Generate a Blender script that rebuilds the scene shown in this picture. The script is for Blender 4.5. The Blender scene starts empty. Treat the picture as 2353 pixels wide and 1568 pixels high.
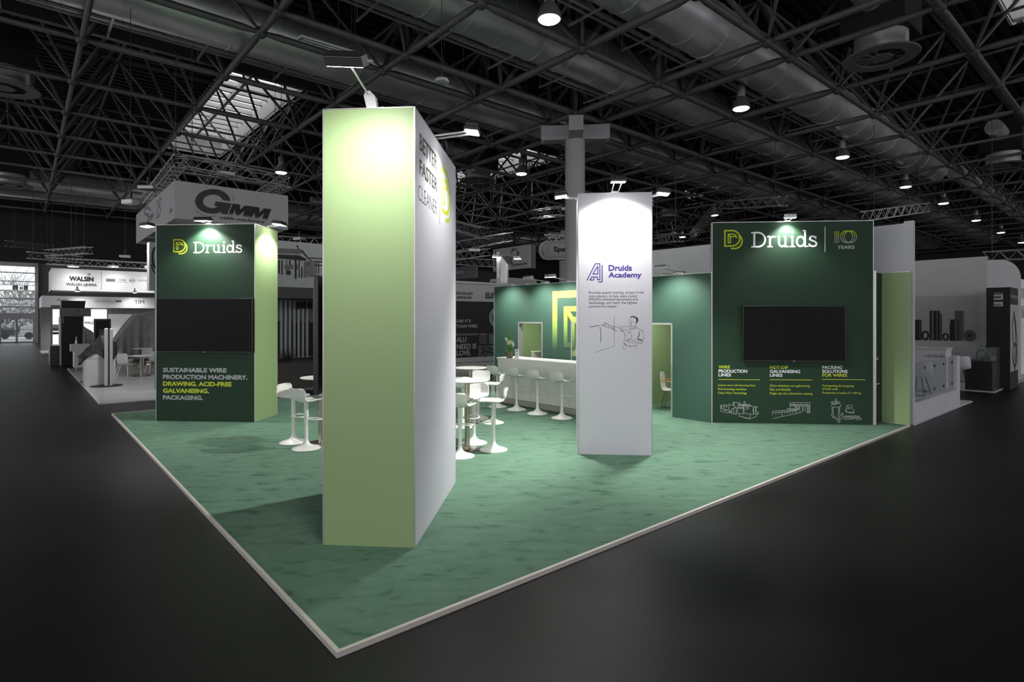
import bpy, math, random
from mathutils import Vector, Matrix
random.seed(7)
S = bpy.context.scene
COL = S.collection
# ------------------------------------------------------------------ camera, world, exposure
FPX, CX, HY = 1311.0, 1176.5, 733.0        # focal length (px of a 2353 wide frame), axis column, horizon row
CZ = 2.078                                  # eye height above the carpet
cam = bpy.data.cameras.new('camera'); camo = bpy.data.objects.new('camera', cam); COL.objects.link(camo)
cam.sensor_width = 36.0; cam.lens = FPX / 2353.0 * 36.0
cam.shift_y = -(784.0 - HY) / 2353.0
cam.clip_end = 400
camo.location = (0, 0, CZ); camo.rotation_euler = (math.pi / 2, 0, 0)
S.camera = camo
W = bpy.data.worlds.new('world'); S.world = W; W.use_nodes = True
W.node_tree.nodes['Background'].inputs[0].default_value = (0.90, 0.90, 0.95, 1)
W.node_tree.nodes['Background'].inputs[1].default_value = 1.3
S.view_settings.view_transform = 'Standard'; S.view_settings.look = 'None'
S.view_settings.gamma = 1.0; S.view_settings.use_curve_mapping = False
S.view_settings.exposure = 0.55

# ------------------------------------------------------------------ survey helpers
TA = math.radians(49.35)
AX, BX = (math.sin(TA), math.cos(TA)), (-math.cos(TA), math.sin(TA))   # the two hall axes
TC = math.radians(4.5)
CD, DD = (math.sin(TC), math.cos(TC)), (math.cos(TC), -math.sin(TC))   # depth / width axes of the towers
DEG_A, DEG_B, DEG_D, DEG_C = 40.65, -49.35, -4.5, 85.5                 # wall directions (left to right as seen)
def G(px, py, z=0.0):
    Y = (CZ - z) * FPX / (py - HY); return Vector(((px - CX) * Y / FPX, Y, z))
def P(px, py, Y):
    return Vector(((px - CX) * Y / FPX, Y, CZ + (HY - py) * Y / FPX))
GK, GS = 9.0, 4.23                          # chord height above the eye, space frame module
def ab(a, b, z):
    a *= GS; b *= GS
    return Vector((AX[0] * a + BX[0] * b, AX[1] * a + BX[1] * b, z))
def zr(r): return CZ + GK * r
class Fr:
    """A vertical face: local x to the right along it, local y behind it, z up."""
    def __init__(s, o, deg):
        s.o = Vector((o[0], o[1], 0)); s.deg = deg; t = math.radians(deg)
        s.x = Vector((math.cos(t), math.sin(t), 0)); s.n = Vector((-math.sin(t), math.cos(t), 0))
    def uv(s, px, py, off=0.0):
        d = Vector(((px - CX) / FPX, 1, (HY - py) / FPX)); c = Vector((0, 0, CZ))
        o = s.o + s.n * off
        t = (o - c).dot(s.n) / d.dot(s.n); p = c + d * t - o
        return p.dot(s.x), p.z
    def w(s, u, y, z=0.0): return s.o + s.x * u + s.n * y + Vector((0, 0, z))

# ------------------------------------------------------------------ materials
def lin(c):
    return tuple(((v / 255) / 12.92 if v / 255 <= .04045 else ((v / 255 + .055) / 1.055) ** 2.4) for v in c) + (1,)
MATS = {}
def mat(name, rgb=None, rough=.6, metal=0, var=.06, scale=6, bump=0, emit=0, spec=.5, stretch=None, alpha=None, trans=0):
    if name in MATS: return MATS[name]
    m = bpy.data.materials.new(name); m.use_nodes = True; nt = m.node_tree; b = nt.nodes['Principled BSDF']
    c = lin(rgb); b.inputs['Roughness'].default_value = rough; b.inputs['Metallic'].default_value = metal
    b.inputs['Specular IOR Level'].default_value = spec
    if trans: b.inputs['Transmission Weight'].default_value = trans
    if emit:
        b.inputs['Base Color'].default_value = (0.8, 0.8, 0.8, 1)
        b.inputs['Emission Color'].default_value = c; b.inputs['Emission Strength'].default_value = emit
    else:
        tc = nt.nodes.new('ShaderNodeTexCoord'); mp = nt.nodes.new('ShaderNodeMapping'); nz = nt.nodes.new('ShaderNodeTexNoise')
        nt.links.new(tc.outputs['Object'], mp.inputs[0]); nt.links.new(mp.outputs[0], nz.inputs['Vector'])
        if stretch: mp.inputs['Scale'].default_value = stretch
        nz.inputs['Scale'].default_value = scale; nz.inputs['Detail'].default_value = 4
        cr = nt.nodes.new('ShaderNodeValToRGB'); nt.links.new(nz.outputs['Fac'], cr.inputs[0])
        cr.color_ramp.elements[0].position = .3; cr.color_ramp.elements[1].position = .7
        cr.color_ramp.elements[0].color = tuple(v * (1 - var) for v in c[:3]) + (1,)
        cr.color_ramp.elements[1].color = tuple(min(1, v * (1 + var)) for v in c[:3]) + (1,)
        nt.links.new(cr.outputs[0], b.inputs['Base Color'])
        if bump:
            bp = nt.nodes.new('ShaderNodeBump'); bp.inputs['Strength'].default_value = bump; bp.inputs['Distance'].default_value = .02
            nt.links.new(nz.outputs['Fac'], bp.inputs['Height']); nt.links.new(bp.outputs[0], b.inputs['Normal'])
    MATS[name] = m; return m
mat('dark_green', (36, 60, 43), .6, var=.03, scale=40, spec=.25)
mat('teal_green', (62, 92, 78), .6, var=.03, scale=40, spec=.3)
mat('light_green', (152, 176, 124), .5, var=.02, scale=30)
mat('panel_white', (216, 213, 221), .6, var=.015, scale=30, spec=.25)
mat('alu', (196, 192, 190), .35, .6, var=.04)
mat('alu_trim', (214, 206, 198), .4, .15, var=.04)
mat('stool_white', (226, 226, 220), .35, var=.015)
mat('counter_white', (228, 227, 222), .4, var=.015)
mat('plinth_grey', (178, 176, 162), .5, var=.03)
mat('steel', (190, 180, 165), .22, 1, var=.05)
mat('black_gloss', (16, 15, 15), .3, var=.1)
mat('black_matte', (18, 18, 18), .6, var=.1)
mat('screen', (15, 12, 11), .4, var=.05, spec=.12)
mat('lime', (196, 210, 40), .5, var=.02)
mat('lime_logo', (190, 206, 40), .6, var=.02, spec=.15)
mat('ink_white', (238, 238, 238), .5, var=.02)
mat('ink_grey', (176, 178, 176), .5, var=.02)
mat('ink_black', (34, 34, 36), .5, var=.02)
mat('ink_dark', (62, 64, 55), .6, var=.02, spec=.15)
mat('ink_violet', (66, 56, 140), .5, var=.02)
mat('lamp_body', (190, 190, 190), .4, .5)
mat('lamp_dark', (60, 60, 60), .4, .3)
mat('lamp_glow', (255, 255, 250), emit=22)
mat('bay_glow', (255, 252, 245), emit=9)
mat('steel_bar', (98, 98, 98), .5, .25, var=.12, scale=3)
mat('steel_node', (84, 84, 84), .5, .4, var=.12, scale=3)
mat('truss_alu', (190, 190, 190), .35, .6, var=.06)
mat('deck', (20, 20, 20), .7, var=.15, scale=2)
mat('duct', (226, 226, 226), .36, .5, var=.28, scale=1.3, stretch=(.35, 1, 1))
mat('column_grey', (170, 170, 170), .55, var=.03)
mat('box_grey', (96, 96, 96), .5, .3, var=.06)
mat('skylight', (255, 255, 255), emit=1.2)
mat('wall_dark', (38, 38, 38), .7, var=.1)
mat('wall_mid', (112, 112, 112), .6, var=.05)
mat('wall_light', (190, 190, 190), .6, var=.03)
mat('print_lit', (238, 238, 238), .6, var=.01)
mat('backlit', (250, 250, 250), emit=1.0)
mat('sign_grey', (172, 172, 172), .6, var=.02)
mat('cloth_grey', (150, 150, 150), .85, var=.15, scale=4, bump=.5)
mat('foil_dark', (48, 48, 48), .35, .1, var=.3, scale=8, bump=.8)
mat('wood_dark', (58, 56, 55), .5, var=.3, scale=3, stretch=(.2, 1, 6))
mat('leaf', (92, 150, 52), .5, var=.25)
mat('leaf_grey', (70, 72, 70), .6, var=.25)
mat('petal', (244, 240, 228), .5)
mat('moss', (112, 104, 40), .8, var=.5, scale=60)
mat('chair_white', (222, 218, 210), .5)
mat('oak', (186, 140, 88), .5, var=.15)
mat('neighbour_white', (200, 200, 204), .6, var=.03, scale=3)
mat('light_floor', (168, 168, 168), .32, var=.14, scale=1.2)
def glass_mat():
    m = bpy.data.materials.new('clear_glass'); m.use_nodes = True; nt = m.node_tree
    b = nt.nodes['Principled BSDF']; tr = nt.nodes.new('ShaderNodeBsdfTransparent'); mx = nt.nodes.new('ShaderNodeMixShader')
    b.inputs['Base Color'].default_value = (.5, .52, .52, 1); b.inputs['Roughness'].default_value = .05
    tr.inputs[0].default_value = (.93, .95, .95, 1); mx.inputs[0].default_value = .16
    o = nt.nodes['Material Output']; nt.links.new(tr.outputs[0], mx.inputs[1]); nt.links.new(b.outputs[0], mx.inputs[2])
    nt.links.new(mx.outputs[0], o.inputs[0]); MATS['glass'] = m
glass_mat()
def carpet_mat():
    m = bpy.data.materials.new('green_carpet'); m.use_nodes = True; nt = m.node_tree; b = nt.nodes['Principled BSDF']
    b.inputs['Roughness'].default_value = .95; b.inputs['Specular IOR Level'].default_value = .1
    N = nt.nodes.new; L = nt.links.new
    tc = N('ShaderNodeTexCoord'); mp = N('ShaderNodeMapping'); L(tc.outputs['Object'], mp.inputs[0])
    mp.inputs['Rotation'].default_value = (0, 0, math.radians(-8)); mp.inputs['Scale'].default_value = (.8, 1.7, 1)
    n1 = N('ShaderNodeTexNoise'); n1.inputs['Scale'].default_value = 4.2; n1.inputs['Detail'].default_value = 7; n1.inputs['Roughness'].default_value = .62; n1.inputs['Distortion'].default_value = .5
    L(mp.outputs[0], n1.inputs['Vector'])
    cr = N('ShaderNodeValToRGB'); L(n1.outputs['Fac'], cr.inputs[0])
    e = cr.color_ramp.elements; e[0].position = .34; e[1].position = .68
    e[0].color = lin((82, 112, 94)); e[1].color = lin((114, 145, 125)); x = e.new(.43); x.color = lin((102, 134, 113))
    n2 = N('ShaderNodeTexNoise'); n2.inputs['Scale'].default_value = 220; L(tc.outputs['Object'], n2.inputs['Vector'])
    mx = N('ShaderNodeMix'); mx.data_type = 'RGBA'; mx.blend_type = 'MULTIPLY'; mx.inputs[0].default_value = .25
    L(cr.outputs[0], mx.inputs[6]); L(n2.outputs['Fac'], mx.inputs[7])
    L(mx.outputs[2], b.inputs['Base Color'])
    bp = N('ShaderNodeBump'); bp.inputs['Strength'].default_value = .35; bp.inputs['Distance'].default_value = .004
    L(n2.outputs['Fac'], bp.inputs['Height']); L(bp.outputs[0], b.inputs['Normal']); MATS['carpet'] = m
carpet_mat()
def hall_floor_mat():
    m = bpy.data.materials.new('hall_floor'); m.use_nodes = True; nt = m.node_tree; b = nt.nodes['Principled BSDF']
    N = nt.nodes.new; L = nt.links.new
    b.inputs['Roughness'].default_value = .42; b.inputs['Specular IOR Level'].default_value = .3
    tc = N('ShaderNodeTexCoord'); n1 = N('ShaderNodeTexNoise'); n1.inputs['Scale'].default_value = .45; n1.inputs['Detail'].default_value = 2
    L(tc.outputs['Object'], n1.inputs['Vector']); cr = N('ShaderNodeValToRGB'); L(n1.outputs['Fac'], cr.inputs[0])
    e = cr.color_ramp.elements; e[0].position = .35; e[1].position = .7; e[0].color = lin((5, 5, 5)); e[1].color = lin((20, 20, 21))  # grey blotches in the colour stand in for vague floor reflections
    L(cr.outputs[0], b.inputs['Base Color']); MATS['hall_floor'] = m
hall_floor_mat()
def fade_mat():
    # printed logo on the back wall: lime that turns into the wall's own green towards its foot
    m = bpy.data.materials.new('fading_print'); m.use_nodes = True; nt = m.node_tree; b = nt.nodes['Principled BSDF']
    N = nt.nodes.new; L = nt.links.new; b.inputs['Roughness'].default_value = .5
    tc = N('ShaderNodeTexCoord'); sp = N('ShaderNodeSeparateXYZ'); L(tc.outputs['Object'], sp.inputs[0])
    mr = N('ShaderNodeMapRange'); mr.inputs[1].default_value = 1.25; mr.inputs[2].default_value = 2.75; L(sp.outputs[2], mr.inputs[0])
    cr = N('ShaderNodeValToRGB'); L(mr.outputs[0], cr.inputs[0]); e = cr.color_ramp.elements
    e[0].color = lin((62, 92, 78)); e[0].position = .02; e[1].color = lin((216, 222, 88)); e[1].position = .9
    x = e.new(.43); x.color = lin((150, 182, 84)); L(cr.outputs[0], b.inputs['Base Color']); MATS['fade'] = m
fade_mat()

# ------------------------------------------------------------------ mesh helpers
class MB:
    def __init__(s): s.v = []; s.f = []; s.m = None
    def add(s, vs, fs):
        n = len(s.v); s.v += [tuple(v) for v in vs]; s.f += [tuple(i + n for i in f) for f in fs]; return s
    def box(s, x0, x1, y0, y1, z0, z1):
        return s.add([(x, y, z) for z in (z0, z1) for y in (y0, y1) for x in (x0, x1)],
                     [(0, 2, 3, 1), (4, 5, 7, 6), (0, 1, 5, 4), (2, 6, 7, 3), (0, 4, 6, 2), (1, 3, 7, 5)])
    def bbox(s, x0, x1, y0, y1, z0, z1, c=.004):
        """box with chamfered vertical and top edges"""
        ring = lambda i, z: [(x0 + i + c, y0 + i, z), (x1 - i - c, y0 + i, z), (x1 - i, y0 + i + c, z), (x1 - i, y1 - i - c, z),
                             (x1 - i - c, y1 - i, z), (x0 + i + c, y1 - i, z), (x0 + i, y1 - i - c, z), (x0 + i, y0 + i + c, z)]
        vs = ring(0, z0) + ring(0, z1 - c) + ring(c * .6, z1); fs = [tuple(range(7, -1, -1)), tuple(range(16, 24))]
        for r in (0, 8):
            for i in range(8): fs.append((r + i, r + (i + 1) % 8, r + 8 + (i + 1) % 8, r + 8 + i))
        return s.add(vs, fs)
    def rod(s, p, q, r, r2=None, n=8, cap=True):
        p, q = Vector(p), Vector(q); d = (q - p)
        if d.length < 1e-6: return s
        d.normalize(); u = d.orthogonal().normalized(); w = d.cross(u); r2 = r if r2 is None else r2
        vs = [p + (u * math.cos(2 * math.pi * i / n) + w * math.sin(2 * math.pi * i / n)) * r for i in range(n)]
        vs += [q + (u * math.cos(2 * math.pi * i / n) + w * math.sin(2 * math.pi * i / n)) * r2 for i in range(n)]
        fs = [(i, (i + 1) % n, n + (i + 1) % n, n + i) for i in range(n)]
        if cap: fs += [tuple(range(n - 1, -1, -1)), tuple(range(n, 2 * n))]
        return s.add(vs, fs)
    def tube(s, pts, r, n=8, closed=False):
        pts = [Vector(p) for p in pts]; N = len(pts); vs = []; up = None
        for i, p in enumerate(pts):
            a = pts[(i - 1) % N] if (closed or i) else pts[0]; b = pts[(i + 1) % N] if (closed or i < N - 1) else pts[-1]
            d = (b - a).normalized()
            u = (up - d * up.dot(d)).normalized() if up and (up - d * up.dot(d)).length > .05 else d.orthogonal().normalized()
            up = u; w = d.cross(u)
            vs += [p + (u * math.cos(2 * math.pi * k / n) + w * math.sin(2 * math.pi * k / n)) * r for k in range(n)]
        fs = []
        for i in range(N if closed else N - 1):
            a, b = i * n, ((i + 1) % N) * n
            for k in range(n): fs.append((a + k, a + (k + 1) % n, b + (k + 1) % n, b + k))
        if not closed: fs += [tuple(range(n - 1, -1, -1)), tuple(range((N - 1) * n, N * n))]
        return s.add(vs, fs)
    def lathe(s, prof, n=24, c=(0, 0, 0), cap=True):
        vs = []; fs = []
        for r, z in prof:
            vs += [(c[0] + r * math.cos(2 * math.pi * i / n), c[1] + r * math.sin(2 * math.pi * i / n), c[2] + z) for i in range(n)]
        for j in range(len(prof) - 1):
            for i in range(n): fs.append((j * n + i, j * n + (i + 1) % n, (j + 1) * n + (i + 1) % n, (j + 1) * n + i))
        if cap: fs += [tuple(range(n - 1, -1, -1)), tuple(range((len(prof) - 1) * n, len(prof) * n))]
        return s.add(vs, fs)
    def ball(s, c, r, n=10, sz=1.0):
        prof = [(max(r * math.sin(math.pi * i / 6), 1e-4), -r * sz * math.cos(math.pi * i / 6)) for i in range(7)]
        return s.lathe(prof, n, c)
    def prism(s, pts, y0, y1):
        """outline in the x/z plane, extruded in y"""
        n = len(pts); vs = [(x, y0, z) for x, z in pts] + [(x, y1, z) for x, z in pts]
        return s.add(vs, [tuple(range(n)), tuple(range(2 * n - 1, n - 1, -1))] + [(i, n + i, n + (i + 1) % n, (i + 1) % n) for i in range(n)])
    def slab(s, pts, z0, z1):
        n = len(pts); vs = [(p[0], p[1], z0) for p in pts] + [(p[0], p[1], z1) for p in pts]
        return s.add(vs, [tuple(range(n - 1, -1, -1)), tuple(range(n, 2 * n))] + [(i, (i + 1) % n, n + (i + 1) % n, n + i) for i in range(n)])
    def stroke(s, pts, w, y=-.003, closed=False):
        """flat printed line of width w through x/z points"""
        P2 = [Vector((p[0], p[1])) for p in pts]; N = len(P2); L = []; R = []
        for i in range(N):
            a = P2[(i - 1) % N] if (closed or i) else None; b = P2[(i + 1) % N] if (closed or i < N - 1) else None
            d1 = (P2[i] - a).normalized() if a is not None and (P2[i] - a).length > 1e-9 else None
            d2 = (b - P2[i]).normalized() if b is not None and (b - P2[i]).length > 1e-9 else None
            d1 = d1 or d2; d2 = d2 or d1
            n1 = Vector((-d1.y, d1.x)); n2 = Vector((-d2.y, d2.x)); m = (n1 + n2)
            m = m.normalized() if m.length > 1e-3 else n1
            k = w / 2 / max(.45, m.dot(n1)); L.append(P2[i] + m * k); R.append(P2[i] - m * k)
        vs = [(p.x, y, p.y) for p in L] + [(p.x, y, p.y) for p in R]
        fs = [(i, (i + 1) % N, N + (i + 1) % N, N + i) for i in range(N if closed else N - 1)]
        return s.add(vs, fs)
    def xf(s, M):
        s.v = [tuple(M @ Vector(v)) for v in s.v]; return s
    def build(s, name, m, parent=None, smooth=False, **kw):
        me = bpy.data.meshes.new(name); me.from_pydata(s.v, [], s.f); me.update()
        me.materials.append(MATS[m] if isinstance(m, str) else m)
        if smooth:
            me.polygons.foreach_set('use_smooth', [True] * len(me.polygons))
            try: me.set_sharp_from_angle(angle=math.radians(smooth if smooth > 1 else 40))
            except Exception: pass
        o = bpy.data.objects.new(name, me); COL.objects.link(o)
        if parent: o.parent = parent
        tag(o, **kw); return o
def tag(o, label=None, cat=None, group=None, kind=None):
    if label: o['label'] = label
    if cat: o['category'] = cat
    if group: o['group'] = group
    if kind: o['kind'] = kind
    return o
def thing(name, label, cat, loc=(0, 0, 0), deg=0, group=None, kind=None):
    o = bpy.data.objects.new(name, None); COL.objects.link(o); o.empty_display_size = .2
    o.location = loc; o.rotation_euler = (0, 0, math.radians(deg)); return tag(o, label, cat, group, kind)
def at(F, name, label, cat, group=None, u=0, y=0, z=0, kind=None):
    return thing(name, label, cat, F.w(u, y, z), F.deg, group, kind)
def dup(root, loc, deg, label=None, group=None):
    r = root.copy(); COL.objects.link(r); r.location = loc; r.rotation_euler = (0, 0, math.radians(deg))
    if label: r['label'] = label
    if group: r['group'] = group
    for ch in list(root.children):
        c = ch.copy(); COL.objects.link(c); c.parent = r
        for g in ch.children:
            d = g.copy(); COL.objects.link(d); d.parent = c
    return r
def arc(cx, cz, rx, rz, a0, a1, n=14):
    return [(cx + rx * math.cos(math.radians(a0 + (a1 - a0) * i / n)), cz + rz * math.sin(math.radians(a0 + (a1 - a0) * i / n))) for i in range(n + 1)]
def light(kind, name, loc, target, energy, size=.3, size_y=None, cone=110, blend=.5, color=(1, 1, 1), parent=None):
    l = bpy.data.lights.new(name, kind); l.energy = energy; l.color = color
    if kind == 'SPOT': l.spot_size = math.radians(cone); l.spot_blend = blend; l.shadow_soft_size = size
    if kind == 'AREA':
        l.size = size
        if size_y: l.shape = 'RECTANGLE'; l.size_y = size_y
    if kind == 'POINT': l.shadow_soft_size = size
    o = bpy.data.objects.new(name, l); COL.objects.link(o); o.location = loc
    o.rotation_euler = (Vector(target) - Vector(loc)).to_track_quat('-Z', 'Y').to_euler(); return o
# ------------------------------------------------------------------ lettering
_TC = {}
def textmesh(body, bold, shear=0):
    k = (body, bold, shear)
    if k not in _TC:
        c = bpy.data.curves.new('t', 'FONT'); c.body = body; c.offset = bold; c.resolution_u = 3; c.size = 1; c.shear = shear
        o = bpy.data.objects.new('t', c); COL.objects.link(o)
        dg = bpy.context.evaluated_depsgraph_get(); me = o.evaluated_get(dg).to_mesh()
        vs = [tuple(v.co) for v in me.vertices]; fs = [tuple(p.vertices) for p in me.polygons]
        bpy.data.objects.remove(o); bpy.data.curves.remove(c); _TC[k] = (vs, fs)
    return _TC[k]
def text(parent, body, u0, u1, v0, v1, m, bold=0.0, y=-.001, shear=0, name='lettering', label=None):
    """printed words filling the rectangle u0..u1, v0..v1 of a face"""
    vs, fs = textmesh(body, min(bold, 0), shear)
    if bold > 0:                             # heavier face: the outline smeared sideways
        b0, f0, n0 = vs, fs, len(vs); vs = []; fs = []
        R = [(0, 0)] + [(bold * math.cos(k * math.pi / 4 + .4), bold * math.sin(k * math.pi / 4 + .4)) for k in range(8 if bold > .03 else 0)] + ([(bold, bold * .6), (-bold, -bold * .6), (-bold, bold * .6), (bold, -bold * .6)] if bold <= .03 else [])
        for k, (dx, dz) in enumerate(R):
            vs += [(v[0] + dx, v[1] + dz, k * 2e-5) for v in b0]; fs += [tuple(i + k * n0 for i in f) for f in f0]
    xs = [v[0] for v in vs]; ys = [v[1] for v in vs]; a, b, c, d = min(xs), max(xs), min(ys), max(ys)
    o = MB().add([(u0 + (v[0] - a) / (b - a) * (u1 - u0), y - (v[2] if bold > 0 else 0), v0 + (v[1] - c) / (d - c) * (v1 - v0)) for v in vs], fs).build(name, m, parent)
    if label: o['label'] = label
    return o
def textpx(parent, F, body, x0, x1, yt, yb, m, bold=0.0, off=0.0, xm=None, y=-.001, shear=0, u_shift=0, **kw):
    """as text(), the rectangle read from the photograph on face F; heights read at its left end"""
    u0, v1 = F.uv(x0, yt, off); _, v0 = F.uv(x0, yb, off); u1, _ = F.uv(x1, yt, off)
    return text(parent, body, u0 - u_shift, u1 - u_shift, v0, v1, m, bold, y, shear, **kw)
def strokes(parent, F, lines, w, m, name='logo', conv=None, y=-.001, closed=(), u_shift=0, **kw):
    mb = MB()
    for i, l in enumerate(lines): mb.stroke([(F.uv(*conv(x, z))[0] - u_shift, F.uv(*conv(x, z))[1]) for x, z in l], w, y - .0001 * (i % 5), closed=i in closed)
    return mb.build(name, m, parent, **kw)
# ================================================================== HALL SHELL
HB, HA = 65.5, 96.0                         # far walls, metres along the hall axes
ZF = -0.03                                  # hall floor; the carpet top is z = 0
RZ = DEG_A                                  # local x = axis A, local y = axis B
def hallobj(mb, name, m, smooth=False, **kw):
    o = mb.build(name, m, None, smooth, **kw); o.rotation_euler = (0, 0, math.radians(RZ)); return o
hallobj(MB().add([(-40, -45, ZF), (HA, -45, ZF), (HA, HB, ZF), (-40, HB, ZF)], [(0, 1, 2, 3)]), 'floor', 'hall_floor', kind='structure')
ZD = zr(1.5)
SKY = [(a0 * GS, a1 * GS, b0 * GS, b1 * GS) for a0, a1 in ((1.95, 2.95), (7.1, 8.1), (12.3, 13.3)) for b0, b1 in ((-1.5, 1.15), (7.85, 12.2))]
xs = sorted({-40.0, HA} | {v for s in SKY for v in s[:2]}); ys = sorted({-45.0, HB} | {v for s in SKY for v in s[2:]})
mb = MB()
for i in range(len(xs) - 1):
    for j in range(len(ys) - 1):
        cx, cy = (xs[i] + xs[i + 1]) / 2, (ys[j] + ys[j + 1]) / 2
        if any(s[0] < cx < s[1] and s[2] < cy < s[3] for s in SKY): continue
        mb.box(xs[i], xs[i + 1], ys[j], ys[j + 1], ZD, ZD + .15)
def clear(x0, x1, y):
    segs = [(x0, x1)]
    for s in SKY:
        if s[2] - .1 < y < s[3] + .1:
            segs = [t for a, b in segs for t in ((a, min(b, s[0])), (max(a, s[1]), b)) if t[1] - t[0] > .05]
    return segs
y = -45.0
while y < HB:                                # ribs of the trapezoidal steel deck
    for a, b in clear(-40, HA, y): mb.box(a, b, y, y + .24, ZD - .12, ZD)
    y += .55
hallobj(mb, 'ceiling', 'deck', kind='structure')
for n, s in enumerate(SKY):
    t = thing('skylight', None, None, (0, 0, 0), RZ, kind='structure'); t.name = 'window_%d' % (n + 2)
    k = MB()
    for x0, x1, y0, y1 in ((s[0] - .1, s[0], s[2], s[3]), (s[1], s[1] + .1, s[2], s[3]), (s[0], s[1], s[2] - .1, s[2]), (s[0], s[1], s[3], s[3] + .1)):
        k.box(x0, x1, y0, y1, ZD - .1, ZD + 1.5)
    k.build('upstand', 'wall_light', t)
    MB().box(s[0] - .1, s[1] + .1, s[2] - .1, s[3] + .1, ZD + 1.5, ZD + 1.55).build('pane', 'skylight', t)
    k = MB(); yy = s[2] + .7
    while yy < s[3]: k.box(s[0], s[1], yy, yy + .22, ZD + 1.1, ZD + 1.4); yy += 1.15
    k.box((s[0] + s[1]) / 2 - .1, (s[0] + s[1]) / 2 + .1, s[2], s[3], ZD + .9, ZD + 1.2)
    k.build('glazing_bar', 'column_grey', t)
# far walls
FW = Fr((BX[0] * HB, BX[1] * HB), DEG_A)
u_end, _ = FW.uv(88, 700); zw = FW.uv(88, 606)[1]
hallobj(MB().box(-40, HA, HB, HB + .3, zw, ZD), 'wall_north', 'wall_dark', kind='structure')
hallobj(MB().box(u_end, HA, HB, HB + .3, ZF, zw), 'wall_north_lower', 'wall_mid', kind='structure')
hallobj(MB().box(HA, HA + .3, -45, HB, ZF, ZD), 'wall_east', 'wall_dark', kind='structure')

# ------------------------------------------------------------------ space frame roof
def la(lo, hi, gap_lo, gap_hi):
    r = []; v = gap_lo
    while v >= lo: r.append(v); v -= 1
    r = r[::-1]; v = gap_hi
    while v <= hi: r.append(v); v += 1
    return r
LA = la(-4.7, 22.0, 4.345, 4.74); LB = la(-1, 15.4, 4.05, 4.43)
Z0, Z1 = zr(1.0), zr(1.4)
def mids(L): return [(L[i] + L[i + 1]) / 2 for i in range(len(L) - 1) if L[i + 1] - L[i] > .6]
MA, MBb = mids(LA), mids(LB)
chords = []; diags = []; nodes = []
def hv(a, b):                                # tubes get heavier towards a column head
    d = math.hypot(a - 4.54, b - 4.24); return .135 if d < 2.2 else .11 if d < 4.2 else .085
for b in LB:
    for i in range(len(LA) - 1): chords.append((ab(LA[i], b, Z0), ab(LA[i + 1], b, Z0), hv(LA[i] + .5, b)))
for a in LA:
    for j in range(len(LB) - 1): chords.append((ab(a, LB[j], Z0), ab(a, LB[j + 1], Z0), hv(a, LB[j] + .5)))
for b in MBb:
    for i in range(len(MA) - 1): chords.append((ab(MA[i], b, Z1), ab(MA[i + 1], b, Z1), .07))
for a in MA:
    for j in range(len(MBb) - 1): chords.append((ab(a, MBb[j], Z1), ab(a, MBb[j + 1], Z1), .07))
nb = {}
for a in MA:
    for b in MBb:
        for da in (-.5, .5):
            for db in (-.5, .5):
                diags.append((ab(a + da, b + db, Z0), ab(a, b, Z1), .095 if math.hypot(a - 4.54, b - 4.24) < 2.2 else .065))
for a in LA:
    for b in LB: nodes.append((ab(a, b, Z0), .19))
for a in MA:
    for b in MBb: nodes.append((ab(a, b, Z1), .13))
for a in (4.345, 4.74):                      # posts where the double chords meet
    for b in (4.05, 4.43): diags.append((ab(a, b, Z0), ab(a, b, Z1), .09))
eye = Vector((0, 0, CZ))
def seen(p):
    if p.y < .5: return False
    x = CX + p.x / p.y * FPX; yy = HY - (p.z - CZ) / p.y * FPX
    return -150 < x < 2500 and -150 < yy < 1600
frame = thing('space_frame', 'dark steel space frame of tubes and ball joints carrying the hall roof', 'roof truss')
def bar(mbx, p, q, r, n=8):
    d = (q - p).normalized(); e = min(.55, (q - p).length * .16)
    mbx.rod(p, p + d * e, r * .5, r, n, False).rod(p + d * e, q - d * e, r, r, n, False).rod(q - d * e, q, r, r * .5, n, False)
for nm, L in (('chord', chords), ('diagonal', diags)):
    L.sort(key=lambda t: ((t[0] + t[1]) / 2 - eye).length + (0 if seen((t[0] + t[1]) / 2) else 1000))
    for p, q, r in L[:100]:
        m_ = MB(); bar(m_, p, q, r, 10); m_.build(nm, 'steel_bar', frame, True)
    m_ = MB()
    for p, q, r in L[100:]: bar(m_, p, q, r, 6)
    m_.build(nm, 'steel_bar', frame, True, kind='stuff')
nodes.sort(key=lambda t: (t[0] - eye).length + (0 if seen(t[0]) else 1000))
for p, r in nodes[:100]: MB().ball(p, r).build('ball_joint', 'steel_node', frame, True)
m_ = MB()
for p, r in nodes[100:]: m_.ball(p, r, 6)
m_.build('ball_joint', 'steel_node', frame, True, kind='stuff')

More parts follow.
